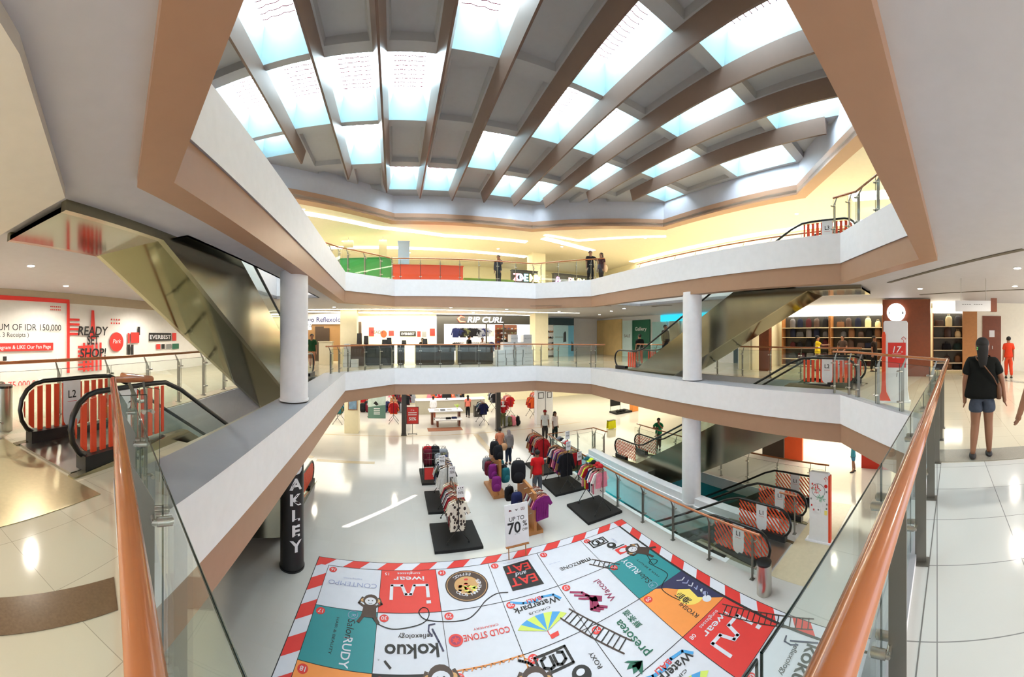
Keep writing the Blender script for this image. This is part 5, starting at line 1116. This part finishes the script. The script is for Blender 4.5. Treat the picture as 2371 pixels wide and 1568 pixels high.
counter(1060, 1142, 18.9, .7, 1.1, 'long glossy black counter in front of the surf shop cashier')
for x0, x1, z1, lb, m in ((826, 838, 1.75, 'tall dark grey display stand with white logo on the counter', M_CHAR), (842, 853, 1.6, 'black speaker box on the far counter', M_BLK), (895, 907, 1.5, 'black monitor standing on the far counter', M_BLK), (978, 990, 1.45, 'black case on the long counter', M_BLK), (884, 896, 1.4, 'dark cushion shaped machine on the far counter', M_CHAR), (930, 941, 1.36, 'small black printer on the far counter', M_BLK)):
    v = 19.05; a, c = u_at(x0, v), u_at(x1, v); b = MB(); w2 = c-a
    b.prism([(0, 1.145), (w2, 1.145), (w2*.94, z1), (w2*.06, z1)], 0, .25, fr=lambda p: (p[0], p[2], p[1])); b.prism([(w2*.12, 1.2), (w2*.88, 1.2), (w2*.84, z1-.04), (w2*.16, z1-.04)], -.008, 0, 1, fr=lambda p: (p[0], p[2], p[1])); b.build('display_box', [m, M_CHAR], at=(a, v, 0), **T(lb, 'display box'))
# white cartons
def carton(u, v, z, w_, h_, label, g, d=.5, txt_=1):
    t = thing('carton', label, 'box', (u, v, z), random.uniform(-.03, .03), g)
    b = MB(); b.b2((0, 0, 0), (w_, d, h_)); b.build('body', mat('white_carton', rgb(222, 222, 224), .6), t)
    b = MB(); b.b2((0, d/2-.02, h_), (w_, d/2+.02, h_+.002)); b.build('tape', mat('carton_tape', rgb(196, 184, 160), .4), t)
    if txt_: b = MB(); b.text('ALCOTT', h_*.24, (w_/2, -.002, h_*.4), shear=.2, depth=.002); b.build('lettering', M_GREYP, t)
vB = 17.75
for k, (x0, y0, x1, y1) in enumerate(((1148, 845, 1172, 823), (1173, 845, 1190, 823), (1192, 845, 1210, 825), (1211, 845, 1236, 823), (1150, 822, 1170, 806), (1171, 822, 1189, 806), (1191, 822, 1211, 806), (1212, 822, 1234, 806), (1165, 805, 1190, 791), (1193, 805, 1232, 791), (1183, 789, 1200, 775), (1212, 789, 1232, 776))):
    a, c = u_at(x0, vB), u_at(x1, vB); row = 0 if k < 4 else (1 if k < 8 else (2 if k < 10 else 3)); hz = .42
    carton(a+.01, vB, row*hz, c-a-.03, hz-.006, 'white printed carton in the stack by the far rail, %s row, %s' % (['bottom', 'second', 'third', 'top'][row], ['outer left', 'inner left', 'inner right', 'outer right'][k-4*row] if row < 2 else ['left', 'right'][(k-8) % 2]), 'white cartons stacked before the surf shop')
for k, (x0, x1, r) in enumerate(((794, 811, 0), (812, 829, 0), (796, 810, 1), (797, 809, 2))):
    a, c = u_at(x0, 17.5), u_at(x1, 17.5); carton(a, 17.5, r*.4, c-a-.02, .39, 'white carton by the left end of the far counters, %s' % ['bottom left', 'bottom right', 'middle', 'topmost'][k], 'white cartons by the left counters')
# prints on the lit far wall
def wprint(x0, x1, y0, y1, label, m, s_=None, mi2=None, shape='rect', v=23.89):
    a, c = u_at(x0, v), u_at(x1, v); um = (a+c)/2; z1, z0 = z_at(y0, um, v), z_at(y1, um, v); b = MB()
    if shape == 'disc': b.prism([((c-a)/2*(1+math.cos(2*PI*k/24)), z0+(z1-z0)/2*(1+math.sin(2*PI*k/24))) for k in range(24)], .0, .01, fr=lambda p: (p[0], -p[2], p[1]))
    else: b.b2((0, -.012, z0), (c-a, 0, z1))
    if s_: b.text(s_, (z1-z0)*.62, ((c-a)/2, -.014, z0+(z1-z0)*.27), mi=1, bold=.01, sx=.95)
    return b.build('wall_print', [m, mi2 or M_PAPER], at=(a, v, 0), **T(label, 'wall print'))
wprint(854, 866, 758, 779, 'red square print on the far lit wall, left end', M_RED)
wprint(881, 896, 765, 782, 'orange red round print on the far lit wall', M_ORG, shape='disc')
wprint(900, 912, 766, 778, 'small red print with dark mark on the far lit wall', M_RED)
wprint(926, 963, 767, 779, 'black EVERBEST nameplate on the far lit wall', M_PRINT, 'EVERBEST')
wprint(966, 974, 767, 780, 'small red and white print right of the black nameplate on the far wall', M_RED)
wprint(977, 987, 768, 780, 'grey green print right of the black nameplate on the far wall', M_GREYP)
wprint(995, 1007, 761, 778, 'red square print on the far lit wall, right end beside the surf shop', M_RED)
wprint(869, 879, 761, 777, 'brush lettering on the far lit wall beside the red square', mat('cream_paper', rgb(246, 236, 204), .6), 'READY', M_PRINT)
# reception with raised lettering on the far left
t = thing('storefront', 'reception shop front with raised blue lettering on a white band, far left', 'shop front', (u_at(705, 21.6), 21.6, 0)); L_ = u_at(789, 21.6)-u_at(705, 21.6)
b = MB(); b.b2((0, 0, 2.35), (L_, .15, 3.02)); b.build('header', M_PAPER, t)
b = MB(); b.text('kokuo Reflexology', .42, (L_/2, -.03, 2.5), depth=.0, bold=.015); b.build('lettering', mat('navy_lettering', rgb(52, 56, 110), .4), t)
b = MB(); b.b2((.0, .1, 0), (L_, .2, 2.35)); b.build('back_wall', mat('muted_wood_panel', rgb(164, 126, 84), .5), t)
b = MB(); b.b2((.7, .04, 0), (1.25, .1, 2.2)); b.build('dark_doorway', mat('dark_brown_panel', rgb(70, 54, 40), .5), t)
b = MB(); b.b2((L_-1.2, .0, 0), (L_-.75, .1, 2.1)); b.build('dark_doorway', mat('dark_brown_panel', rgb(70, 54, 40), .5), t)
a, c = u_at(738, 18.8), u_at(768, 18.8)
b = MB(); b.b2((0, 0, 0), (c-a, .5, 1.25)); b.b2((-.04, -.04, 1.25), (c-a+.04, .54, 1.3)); b.build('reception_desk', mat('pale_desk_laminate', rgb(214, 204, 176), .5), at=(a, 18.8, 0), **T('pale reception desk before the blue lettered shop', 'desk'))
wprint(706, 721, 744, 764, 'small white lit sign board by the round column, far left', M_LIT, 'SPA', M_PRINT, v=19.5)
wprint(824, 837, 745, 800, 'brown door in the far cream wall beside the beige column', mat('dark_brown_panel', rgb(70, 54, 40), .5))
# ================================================================= LEFT PRINTED WALL
UW = -9.84
def lw(pts, m, z=.006, b=None): pass
t = thing('wall_print', 'red framed notice reading minimum of IDR 150,000 on the left wall', 'wall print', (UW, 0, 0))
RW = dict(right=(0, 1, 0), up=(0, 0, 1))
def VZ(x, y): v = v_at(x, UW); return v, z_at(y, UW, v)
def strip(b, p, q, w_, mi=0, e=.008):
    d = Vector((q[0]-p[0], q[1]-p[1])).normalized(); n = Vector((-d.y, d.x))*w_/2
    b.prism([(p[0]+n.x, p[1]+n.y), (q[0]+n.x, q[1]+n.y), (q[0]-n.x, q[1]-n.y), (p[0]-n.x, p[1]-n.y)], 0, e, mi, fr=lambda r: (r[2], r[0], r[1]))
c0, c1, c2 = VZ(0, 683), VZ(158, 697), VZ(158, 850)
b = MB(); zt = c1[1]-.02; strip(b, (-2, zt), (c1[0]+.05, zt), .14); strip(b, (c1[0], zt), (c1[0], .3), .12)
for k in range(4): strip(b, (c1[0], 2.18-.17*k), (c1[0]+.5, 2.18-.17*k), .08)
for k in range(12): b.box((.004, VZ(118, 710)[0]+.075*(k % 6), VZ(118, 710)[1]-.1*(k//6)), (.008, .04, .04))
b.build('red_frame', M_RED, t)
b = MB(); v1, z1 = VZ(141, 766); b.text('MINIMUM OF IDR 150,000', .30, (.008, v1, z1), align='RIGHT', bold=0, sx=.95, **RW); v1, z1 = VZ(66, 780); b.text('( Max. 3 Receipts )', .20, (.008, v1, z1), align='RIGHT', **RW); v1, z1 = VZ(78, 832); b.text('park23bali', .1, (.008, v1, z1), align='RIGHT', **RW) if False else None; b.box((.004, VZ(11, 831)[0], VZ(11, 831)[1]), (.008, .13, .15)); b.build('black_text', M_PRINT, t)
v1, z1 = VZ(123, 803); b = MB(); b.b2((0, v1-4.2, z1-.12), (.008, v1, z1+.14)); b.build('red_banner', M_RED, t)
b = MB(); b.text('Follow Our Instagram & LIKE Our Fan Page', .17, (.01, v1-.1, z1-.05), align='RIGHT', bold=.004, **RW); b.build('banner_text', M_PAPER, t)
b = MB(); v1, z1 = VZ(100, 893); b.text('GRAND TOTAL RP 75,000,000', .30, (.008, v1, z1), align='RIGHT', **RW) if False else b.text('RP 75,000,000', .30, (.008, v1, z1), align='RIGHT', **RW); b.build('red_text', M_RED, t)
t = thing('wall_print', 'brush lettered READY SET SHOP over a red striped bottle shape on the left wall', 'wall print', (UW, 0, 0))
v1, z1 = VZ(215, 775); b = MB()
b.prism([(v1-.10, 1.9), (v1-.14, 1.5), (v1+.14, 1.5), (v1+.10, 1.9), (v1+.06, 2.55), (v1-.06, 2.55)][::-1], 0, .006, fr=lambda r: (r[2], r[0], r[1]))
for k in range(5): strip(b, (v1-.42+.2*k, 1.35), (v1-.42+.2*k, .3), .10, e=.006)
for k in range(6): strip(b, (v1-.7, 1.2-.16*k), (v1-.05, 1.2-.16*k), .08, e=.007)
b.build('red_bottle', M_RED, t)
b = MB()
for s_, zz, sh in (('READY', z1-.02, .15), ('SET', z1-.36, .0), ('SHOP!', z1-.84, .1)): b.text(s_, .46, (.012, v1, zz), bold=.02, shear=sh, sx=1.0 if s_ != 'SET' else .8, **RW)
b.build('brush_lettering', M_PRINT, t)
t = thing('wall_print', 'red disc and row of shop logos with black EVERBEST plate on the left wall', 'wall print', (UW, 0, 0))
v1, z1 = VZ(270, 792); b = MB(); b.prism([(v1+.38*math.cos(2*PI*k/30), z1+.38*math.sin(2*PI*k/30)) for k in range(30)][::-1], 0, .006, fr=lambda r: (r[2], r[0], r[1])); 
for k in range(8): b.box((.004, VZ(258, 740)[0]+.14*(k % 4), VZ(258, 740)[1]-.14*(k//4)), (.008, .06, .06))
b.build('red_disc', M_RED, t)
b = MB(); b.text('Park', .24, (.01, v1, z1-.05), shear=.2, **RW); b.build('disc_lettering', M_PAPER, t)
for x0, x1, y0, y1, m in ((296, 300, 771, 795, M_RED), (303, 322, 770, 794, M_RED), (345, 396, 771, 789, M_PRINT), (399, 408, 771, 789, M_RED), (295, 301, 798, 822, M_PRINT), (303, 309, 798, 822, M_PRINT), (362, 371, 797, 809, M_RED), (374, 381, 797, 808, M_PRINT), (385, 396, 797, 808, M_GREYP), (399, 414, 796, 808, mat('dark_green_print', rgb(24, 96, 74), .5)), (319, 324, 757, 776, M_PRINT)):
    va, vb = v_at(x0, UW), v_at(x1, UW); vm = (va+vb)/2; b = MB(); b.b2((0, va, z_at(y1, UW, vm)), (.008, vb, z_at(y0, UW, vm))); b.build('logo_plate', m, t)
va, vb = v_at(345, UW), v_at(396, UW); b = MB(); b.text('EVERBEST', .26, (.01, (va+vb)/2, z_at(785, UW, (va+vb)/2)), bold=.01, sx=1.35, **RW); b.build('plate_lettering', M_PAPER, t)
# ================================================================= LOWER FLOOR SHOPS
for u, lb in ((.55, 'slim dark shop post left of the red sale poster stand'), (6.25, 'slim dark shop post beside the mannequin in red')):
    b = MB(); b.b2((-.13, -.13, 0), (.13, .13, 3.08)); b.b2((-.16, -.16, 0), (.16, .16, .06)); b.build('dark_post', M_CHAR, at=(u, 20.2, -4.2), **T(lb, 'post'))
b = MB(); b.cyl((0, 0), .30, 0, 3.05, 36); b.cyl((0, 0), .32, 0, .04, 36); o_ = b.build('column', M_BLK, at=(-2.55, 8.35, -4.2), **T('black round column wrapped with white vertical lettering beneath the left ledge', 'column'))
b = MB()
for k, c in enumerate('OAKLEY'):
    T_ = txt(c, .035); z = 2.42-.38*k; off = -(T_[2]+T_[3])/2
    vs = []
    for p in T_[0]: a = -.93+ (p[0]+off)*.44/.31; vs.append((.312*math.cos(a), .312*math.sin(a), z+p[1]*.38))
    b.add(vs, T_[1])
b.build('lettering', M_PAPER, o_)
for k, (dx, dy, w_, lb) in enumerate(((-.44, .2, .0, 'framed surf picture on the left side of the cream pillar'), (.06, -.44, .5, 'framed beach picture on the front of the cream pillar'))):
    t = thing('framed_picture', lb, 'picture', (-2.55+(-.435 if k == 0 else .08), 20.8+(-.0 if k == 0 else -.435), -4.2), PI/2 if k == 0 else 0)
    b = MB(); b.b2((-.28, -.02, 1.4), (.28, .0, 2.2)); b.build('frame', M_WOODL, t); b = MB(); b.b2((-.24, -.03, 1.44), (.24, -.02, 2.16)); b.build('printed_pattern', mat('surf_picture', rgb(120, 150, 176), .5, noise=(5, .5)), t)
def poster_panel(x0, x1, v, z0, z1, m, label, lines=None, tm=None):
    a, c = u_at(x0, v), u_at(x1, v); t = thing('poster', label, 'poster', (a, v, -4.2)); b = MB(); b.b2((0, -.01, z0), (c-a, .01, z1)); b.build('sheet', m, t)
    b = MB()
    for z in (z0, z1): b.tube([(0, 0, z), (c-a, 0, z)], .012, 6)
    b.build('rail', M_STEEL, t); return t, c-a
m_ = mat('sea_photo', rgb(196, 216, 206), .5, noise=(2.5, .5))
t, L_ = poster_panel(852, 893, 22.8, .35, 2.45, m_, 'tall sea photograph banner with a surfer in the lower shop'); b = MB()
b.prism([(0, .36), (L_, .36), (L_, 1.25), (0, 1.1)], .011, .014, 0, fr=lambda p: (p[0], -p[2], p[1]))
for k in range(4): b.b2((L_*.33, -.02, .62+.12*k), (L_*.68, -.014, .67+.12*k), 1)
b.prism([(.3*L_, 1.35), (.48*L_, 1.2), (.6*L_, 1.28), (.45*L_, 1.5)], .012, .016, 2, fr=lambda p: (p[0], -p[2], p[1])); b.build('printed_pattern', [mat('deep_sea_print', rgb(96, 132, 120), .5), M_PAPER, M_PRINT], t)
t = thing('poster_stand', 'red sale poster on a small black stand beside the slim dark post', 'poster stand', (u_at(955, 20.35), 20.35, -4.2))
b = MB(); b.b2((-.37, -.015, .6), (.37, .015, 1.62)); b.build('frame', M_PRINT, t); b = MB(); b.b2((-.34, -.02, .63), (.34, -.015, 1.59)); b.build('sheet', M_RED, t)
b = MB(); b.text('17 th', .11, (0, -.022, 1.38), bold=.01); b.b2((-.25, -.023, 1.24), (.25, -.02, 1.3)); b.b2((-.25, -.023, 1.12), (.25, -.02, 1.18)); b.text('50%', .26, (0, -.022, .82), bold=.03); b.build('lettering', M_PAPER, t)
b = MB(); b.tube([(0, 0, .03), (0, 0, .6)], .018, 8); b.tube([(-.25, 0, .03), (.25, 0, .03)], .015, 6); b.tube([(-.25, -.15, .02), (-.25, .15, .02)], .012, 6); b.tube([(.25, -.15, .02), (.25, .15, .02)], .012, 6); b.build('foot', M_BLK, t)
t = thing('display_table', 'two level white topped display table with dark legs in the lower shop', 'table', (3.35, 21.9, -4.2))
b = MB(); b.b2((-1.1, .2, .86), (1.1, 1.2, .92)); b.build('tabletop', M_PAPER, t); b = MB(); b.b2((-.75, -.3, .42), (.95, .5, .47)); b.build('lower_top', M_PAPER, t)
for x in (-.95, .85): b = MB(); b.b2((x, .5, 0), (x+.14, .9, .86)); b.build('leg', M_WOODD, t)
for x in (-.65, .75): b = MB(); b.b2((x, -.15, 0), (x+.1, .3, .42)); b.build('leg', M_WOODD, t)
b = MB(); b.b2((-1.15, -.65, .001), (1.0, .1, .01)); b.build('rug', mat('brown_rug', rgb(150, 96, 70), .9), at=(3.2, 21.5, -4.2), **T('brown rug under the front of the display table', 'rug'))
random.seed(8)
for k, (x, y, z, c) in enumerate(((-.6, .6, .92, 4), (-.2, .5, .92, 3), (.25, .6, .92, 4), (.1, 0, .47, 0), (.5, .1, .47, 2), (-.3, .1, .47, 4))):
    b = MB(); b.b2((-.16, -.12, 0), (.16, .12, .05)); b.b2((-.15, -.11, .05), (.15, .11, .09)); b.build('folded_shirt', FAB[c], at=(3.35+x, 21.9+y, -4.2+z), **T('folded %s garment on the %s level of the display table' % (FN[c], 'upper' if z > .6 else 'lower'), 'folded garment', 'folded garments on the display table'))
t = thing('potted_plant', 'small bright green plant on the display table', 'plant', (4.15, 22.6, -3.28)); b = MB(); b.cyl((0, 0), .06, 0, .12, 12, r2=.08); b.build('pot', M_PAPER, t); b = MB()
for k in range(14): a = k*2.4; b.tube([(0, 0, .1), (.10*math.cos(a), .10*math.sin(a), .26), (.22*math.cos(a), .22*math.sin(a), .30+.02*(k % 4))], [.008, .018, .002], 5)
b.build('leaves', mat('lime_leaf', rgb(178, 206, 70), .6), t)
a, c = u_at(1034, 25), u_at(1108, 25)
t = thing('cash_desk', 'grey and cream cash desk at the back of the lower shop', 'desk', (1.6, 25.4, -4.2)); b = MB(); b.b2((0, 0, 0), (5.2, .7, 1.0)); b.build('body', mat('grey_desk_laminate', rgb(176, 170, 150), .5), t); b = MB(); b.b2((-.05, -.05, 1.0), (5.25, .75, 1.05)); b.build('worktop', M_PAPER, t)
t = thing('monitor', 'black screen on the cash desk of the lower shop', 'monitor', (3.9, 25.6, -3.15)); b = MB(); b.b2((-.35, -.02, .1), (.35, .03, .55)); b.build('screen', M_BLK, t); b = MB(); b.b2((-.12, -.08, 0), (.12, .08, .015)); b.b2((-.03, 0, .015), (.03, .03, .12)); b.build('foot', M_BLK, t)
b = MB(); b.b2((-.28, -.2, 0), (.28, .2, .8)); b.b2((-.24, -.21, .05), (.24, -.2, .7)); b.build('storage_bin', M_CHAR, at=(5.95, 24.2, -4.2), **T('dark grey bin beside the shopper in pink', 'bin'))
def rail_rack(u, v, n, cols, where, z=1.5, step=.11, kinds=('shirt', 'jacket'), rz=0):
    rack((u, v, -4.2), n*step+.2, z, 'clothes rack in the shop: %s' % where)
    for k in range(n): c = cols[k % len(cols)]; garment(kinds[k % len(kinds)], FAB[c], (u, v+.1+(k+.5)*step, -4.2+z-.045), random.uniform(-.15, .15), '%s garment hanging on %s' % (FN[c], where), 'garments on %s' % where)
rail_rack(5.75, 21.6, 8, [2, 0, 3, 0, 8, 4], 'the dark rack left of the second slim post')
rail_rack(-.05, 22.6, 7, [1, 13, 4, 7, 0], 'the rack behind the sea photograph banner')
rail_rack(7.3, 22.0, 9, [1, 6, 4, 13, 0, 7], 'the colourful rack right of the second slim post')
rail_rack(-1.6, 24.5, 8, [8, 3, 1, 4, 2], 'the rack left of the sea photograph banner')
rail_rack(9.6, 22.4, 6, [13, 1, 7, 13], 'the orange rack near the white pillars')
rail_rack(8.2, 23.4, 9, [1, 13, 4, 6, 1, 3], 'the red rack at the back right of the lower shop')
rail_rack(7.6, 25.2, 9, [0, 3, 4, 9, 2], 'the dark rack at the back right of the lower shop')
rail_rack(-3.7, 22.2, 9, [8, 9, 0, 2, 11], 'the rack left of the cream pillar')
rail_rack(.9, 25.5, 8, [0, 5, 1, 7], 'the rack between the sea photograph and the cash desk')
rail_rack(10.6, 24.0, 8, [4, 13, 7, 6], 'the rack behind the white pillars')
for k in range(16):
    c = [0, 5, 8, 9, 2, 1, 0, 3][k % 8]; backpack((-2.4+.42*(k % 8)+(.0 if k < 8 else .2), 26.2+.8*(k//8), -4.2), FAB[c], .2*k, '%s backpack standing in the %s row on the shop floor, behind the sea photograph' % (FN[c], ['front', 'back'][k//8]), 'backpacks on the shop floor at the back', 1.5)
mannequin((6.75, 20.75, -4.2), FAB[1], FAB[9], 'mannequin in red top and dark trousers beside the second slim post')
mannequin((9.9, 21.4, -4.2), FAB[4], FAB[4], 'white mannequin near the white pillars of the lower shop')
for k in range(7): backpack((7.0+.28*(k % 4), 21.0+.3*(k//4), -4.2+(.0 if k < 4 else .0)), FAB[[3, 9, 6, 0, 9, 3, 6][k]], .3*k, '%s bag standing on the floor behind the mannequin in red' % FN[[3, 9, 6, 0, 9, 3, 6][k]], 'bags on the floor of the lower shop', 1.3)
for x0, x1, v in ((1243, 1262, 20.6), (1264, 1280, 20.6)):
    a, c = u_at(x0, v), u_at(x1, v); t = thing('display_pillar', 'white shop pillar with small framed prints, %s' % ('left one of two' if x0 == 1243 else 'right one of two'), 'pillar', (a, v, -4.2)); b = MB(); b.b2((0, 0, 0), (c-a, .4, 3.08)); b.build('pillar', M_PAPER, t)
    b = MB(); b.b2((.1, -.01, 1.7), (c-a-.1, 0, 2.1)); b.build('frame', M_PRINT, t); b = MB(); b.b2((.14, -.015, 1.74), (c-a-.14, -.01, 2.06)); b.build('printed_pattern', M_PAPER, t)
# back wall clothing and framed print of the lower shop
random.seed(31)
for k in range(44):
    c = random.choice([0, 1, 3, 4, 5, 7, 8, 13, 6]); row = k//22; garment(random.choice(['shirt', 'jacket', 'shorts']), FAB[c], (-2.6+.34*(k % 22)+(1.2 if k % 22 > 12 else 0), 28.9, -4.2+[1.5, 1.02][row]), random.uniform(-.3, .3), '%s garment on the %s rail of the far back wall downstairs' % (FN[c], ['upper', 'lower'][row]), 'garments on the far back wall downstairs')
b = MB()
for z in (1.54, 1.06): b.tube([(0, 0, z), (9, 0, z)], .015, 6)
b.build('wall_rail', M_STEEL, at=(-3, 28.9, -4.2), **T('two long steel rails of clothes on the far back wall downstairs', 'rail'))
# display bench far right downstairs
t = thing('display_bench', 'low black display bench with black cushions and an orange box, far right downstairs', 'bench', (15.2, 20.3, -4.2)); b = MB(); b.b2((0, 0, .0), (1.5, .9, .12)); b.build('base', M_BLKM, t)
for k in range(3): b = MB(); b.ball((.25+.3*k, .2, .22), (.16, .14, .1), 12); b.build('cushion', M_BLKM, t)
b = MB(); b.b2((.0, .7, .5), (.9, .8, 1.0)); b.tube([(0, .75, 0), (0, .75, 1.2)], .012, 6); b.tube([(.9, .75, 0), (.9, .75, 1.2)], .012, 6); b.build('rack_frame', M_BLKM, t)
b = MB(); b.b2((0, 0, 0), (.55, .4, .85)); b.b2((-.01, -.01, .8), (.56, .41, .86)); b.build('carton', M_ORGP, at=(16.8, 20.35, -4.19), **T('orange box standing on the black display bench', 'box'))
t = thing('floor_board', 'small bright yellow floor sign beyond the well rail corner', 'sign', (12.7, 17.5, -4.2)); b = MB(); b.prism([(-.3, .02), (.3, .02), (.26, .52), (-.26, .52)], -.1, -.08, fr=lambda p: (p[0], p[2], p[1])); b.build('front', FAB[14], t); b = MB(); b.prism([(-.3, .02), (.3, .02), (.26, .52), (-.26, .52)], .1, .12, fr=lambda p: (p[0], p[2], p[1])); b.build('back', FAB[14], t); b = MB(); b.b2((-.27, -.1, .5), (.27, .12, .53)); b.build('hinge', M_BLK, t)
# sports shop on the lower right
for v0, v1, u, m, lb, z1 in ((6.1, 7.0, 14.8, mat('bright_orange_panel', rgb(240, 92, 40), .5), 'bright orange shop wall panel with a small white tick mark', 3.08), (7.05, 8.2, 14.8, mat('dark_brown_panel', rgb(70, 54, 40), .5), 'dark brown shop panel left of the orange one', 3.08), (2.0, 3.3, 14.8, mat('deep_red_panel', rgb(190, 44, 24), .5), 'deep red shop panel at the lower right behind the child', 2.2)):
    b = MB(); b.b2((0, 0, 0), (.15, v1-v0, z1)); o_ = b.build('partition', m, at=(u, v0, -4.2), **T(lb, 'partition'))
    if v0 == 6.1: b = MB(); b.prism([(.28, 1.95), (.42, 1.86), (.72, 2.05), (.44, 1.96), (.34, 1.96)][::-1] if False else [(.62, 2.02), (.55, 1.9), (.2, 2.08), (.48, 1.97)], .0, .01, fr=lambda p: (-p[2]-.001, p[0], p[1])); b.build('tick_mark', M_PAPER, o_)
b = MB(); b.b2((0, 0, 0), (.1, 6, 3.08)); b.build('wall_right', mat('lit_cream_wall', rgb(250, 240, 206), .6), at=(18.5, 2.6, -4.2), struct=True)
b = MB(); b.b2((0, 0, 2.75), (.15, 2.9, 3.08)); b.build('partition', mat('lit_cream_wall', rgb(250, 240, 206), .6), at=(14.8, 3.3, -4.2), **T('cream header over the bright sports shop entrance', 'partition'))
t = thing('litter_bin', 'round brushed steel litter bin at the end of the well rail', 'bin', (6.85, 3.75, -4.2)); b = MB(); b.cyl((0, 0), .17, 0, .66, 28); b.build('body', M_STEEL, t); b = MB(); b.cyl((0, 0), .172, .66, .70, 28); b.lathe((0, 0, .70), [(.172, 0), (.12, .012), (.001, .012)], 28); b.build('lid', M_BLK, t)
t = thing('litter_bin', 'round brushed steel litter bin at the left edge beside the L2 escalator', 'bin', (-5.35, 2.5, 0)); b = MB(); b.cyl((0, 0), .17, 0, .72, 28); b.build('body', M_STEEL, t); b = MB(); b.cyl((0, 0), .172, .72, .76, 28); b.build('lid', M_BLK, t)
# light shaded ceiling slots (air grilles) in the middle storey ceiling
for (p, q, lb) in ((floor_at(1228, 709, 3.09), floor_at(1415, 709, 3.09), 'long dark air slot in the far middle ceiling'), (floor_at(1510, 710, 3.09), floor_at(1555, 707, 3.09), 'short dark air slot in the far middle ceiling'), (floor_at(2058, 655, 3.09), floor_at(2371, 578, 3.09), 'long dark air slot in the ceiling at the right, nearer'), (floor_at(2130, 683, 3.09), floor_at(2371, 671, 3.09), 'long dark air slot in the ceiling at the right, farther')):
    b = MB(); d = Vector((q[0]-p[0], q[1]-p[1])); n = Vector((-d.y, d.x)).normalized()*.06; L2 = [( 0, 0), (d.x, d.y)]
    b.prism([(n.x, n.y), (-n.x, -n.y), (d.x-n.x, d.y-n.y), (d.x+n.x, d.y+n.y)], -.012, -.002); b.build('air_slot', mat('dark_slot', rgb(96, 88, 74), .7), at=(p[0], p[1], 3.1), **T(lb, 'air slot', 'ceiling air slots'))
# ================================================================= TOP STOREY
def box_thing(name, x0, x1, v, d, z0, z1, m, label, cat, zb=4.2, extra=None):
    a, c = u_at(x0, v), u_at(x1, v); t = thing(name, label, cat, (a, v, zb)); b = MB(); b.b2((0, 0, z0), (c-a, d, z1)); b.build('body', m, t)
    b = MB(); b.b2((-.03, -.03, z1), (c-a+.03, d+.03, z1+.04)); b.build('worktop', extra or m, t); return t
box_thing('counter', 745, 907, 18.2, .8, 0, 1.5, M_GREEN, 'long green counter on the top storey, left of the orange one', 'counter')
box_thing('counter', 909, 1072, 18.0, .9, 0, 1.08, mat('coral_laminate', rgb(226, 84, 50), .5), 'long coral orange counter on the top storey', 'counter')
box_thing('cabinet', 922, 948, 17.95, .6, 1.13, 2.3, mat('pale_blue_acrylic', rgb(184, 206, 226), .3), 'pale blue cabinet standing on the coral counter', 'cabinet')
box_thing('counter', 1075, 1190, 19.5, .8, 0, .7, mat('olive_green_laminate', rgb(96, 132, 44), .5), 'low olive green bench on the top storey behind the lone person', 'bench')
t = box_thing('arcade_sign_wall', 1186, 1245, 20, .3, 0, 1.45, M_PRINT, 'dark low wall with glowing coloured lettering on the top storey, left of the cream column', 'sign wall')
for k, (c_, col) in enumerate(zip('ZONE MAX', ['#f', (1, .3, .6), (.2, .6, 1), (.2, .9, 1), (1, 1, 1), (1, .9, .2), (1, .3, .3), (1, .8, .2)])):
    if c_ == ' ': continue
    col = (1, .3, .4) if k == 0 else col; b = MB(); b.text(c_, .62, (.25+.22*k*1.0, -.03, .82), bold=.03); b.build('lit_letter', mat('lit_letter_%d' % k, col, .5, emit=2.2, ecol=col), t)
t = box_thing('arcade_sign_wall', 1283, 1362, 20, .3, 0, 1.45, M_PRINT, 'dark low wall with glowing coloured lettering on the top storey, right of the cream column', 'sign wall')
for k, (c_, col) in enumerate(zip('&  PLAY', [(.9, .3, 1), 0, 0, (1, .3, .3), (1, .9, .3), (1, .6, .2), (1, .95, .5)])):
    if c_ == ' ': continue
    b = MB(); b.text(c_, .62, (.3+.3*k, -.03, .82), bold=.03); b.build('lit_letter', mat('lit_letter_b%d' % k, col, .5, emit=2.2, ecol=col), t)
box_thing('lit_box', 1398, 1432, 19.5, .3, 0, 1.1, mat('warm_lit_panel', (1, .95, .7), .5, emit=1.6, ecol=(1, .93, .6)), 'glowing cream box on the top storey behind the pair', 'lit box')
box_thing('shop_wall', 1452, 1530, 21, .3, 0, 2.3, mat('olive_wall_paint', rgb(128, 116, 66), .6), 'olive shop wall on the top storey right of the pair', 'wall panel')
box_thing('shop_wall', 1578, 1606, 19, .5, 0, 2.9, mat('taupe_paint', rgb(150, 136, 100), .6), 'taupe square pier on the top storey behind the right rail', 'wall panel')
for x0, x1, z0, z1, lb in ((795, 818, 2.35, 2.75, 'small grey grille box high on the top storey wall, above the green counter'), (877, 896, 1.4, 2.75, 'grey menu board hanging above the green counter')):
    a, c = u_at(x0, 19.2), u_at(x1, 19.2); t = thing('hanging_board', lb, 'board', (a, 19.2, 4.2)); b = MB(); b.b2((0, 0, z0), (c-a, .06, z1)); b.build('board', mat('taupe_board', rgb(176, 160, 124), .5), t); b = MB(); b.tube([((c-a)/2, .03, z1), ((c-a)/2, .03, 2.94)], .012, 6); b.build('rod', M_STEEL, t)
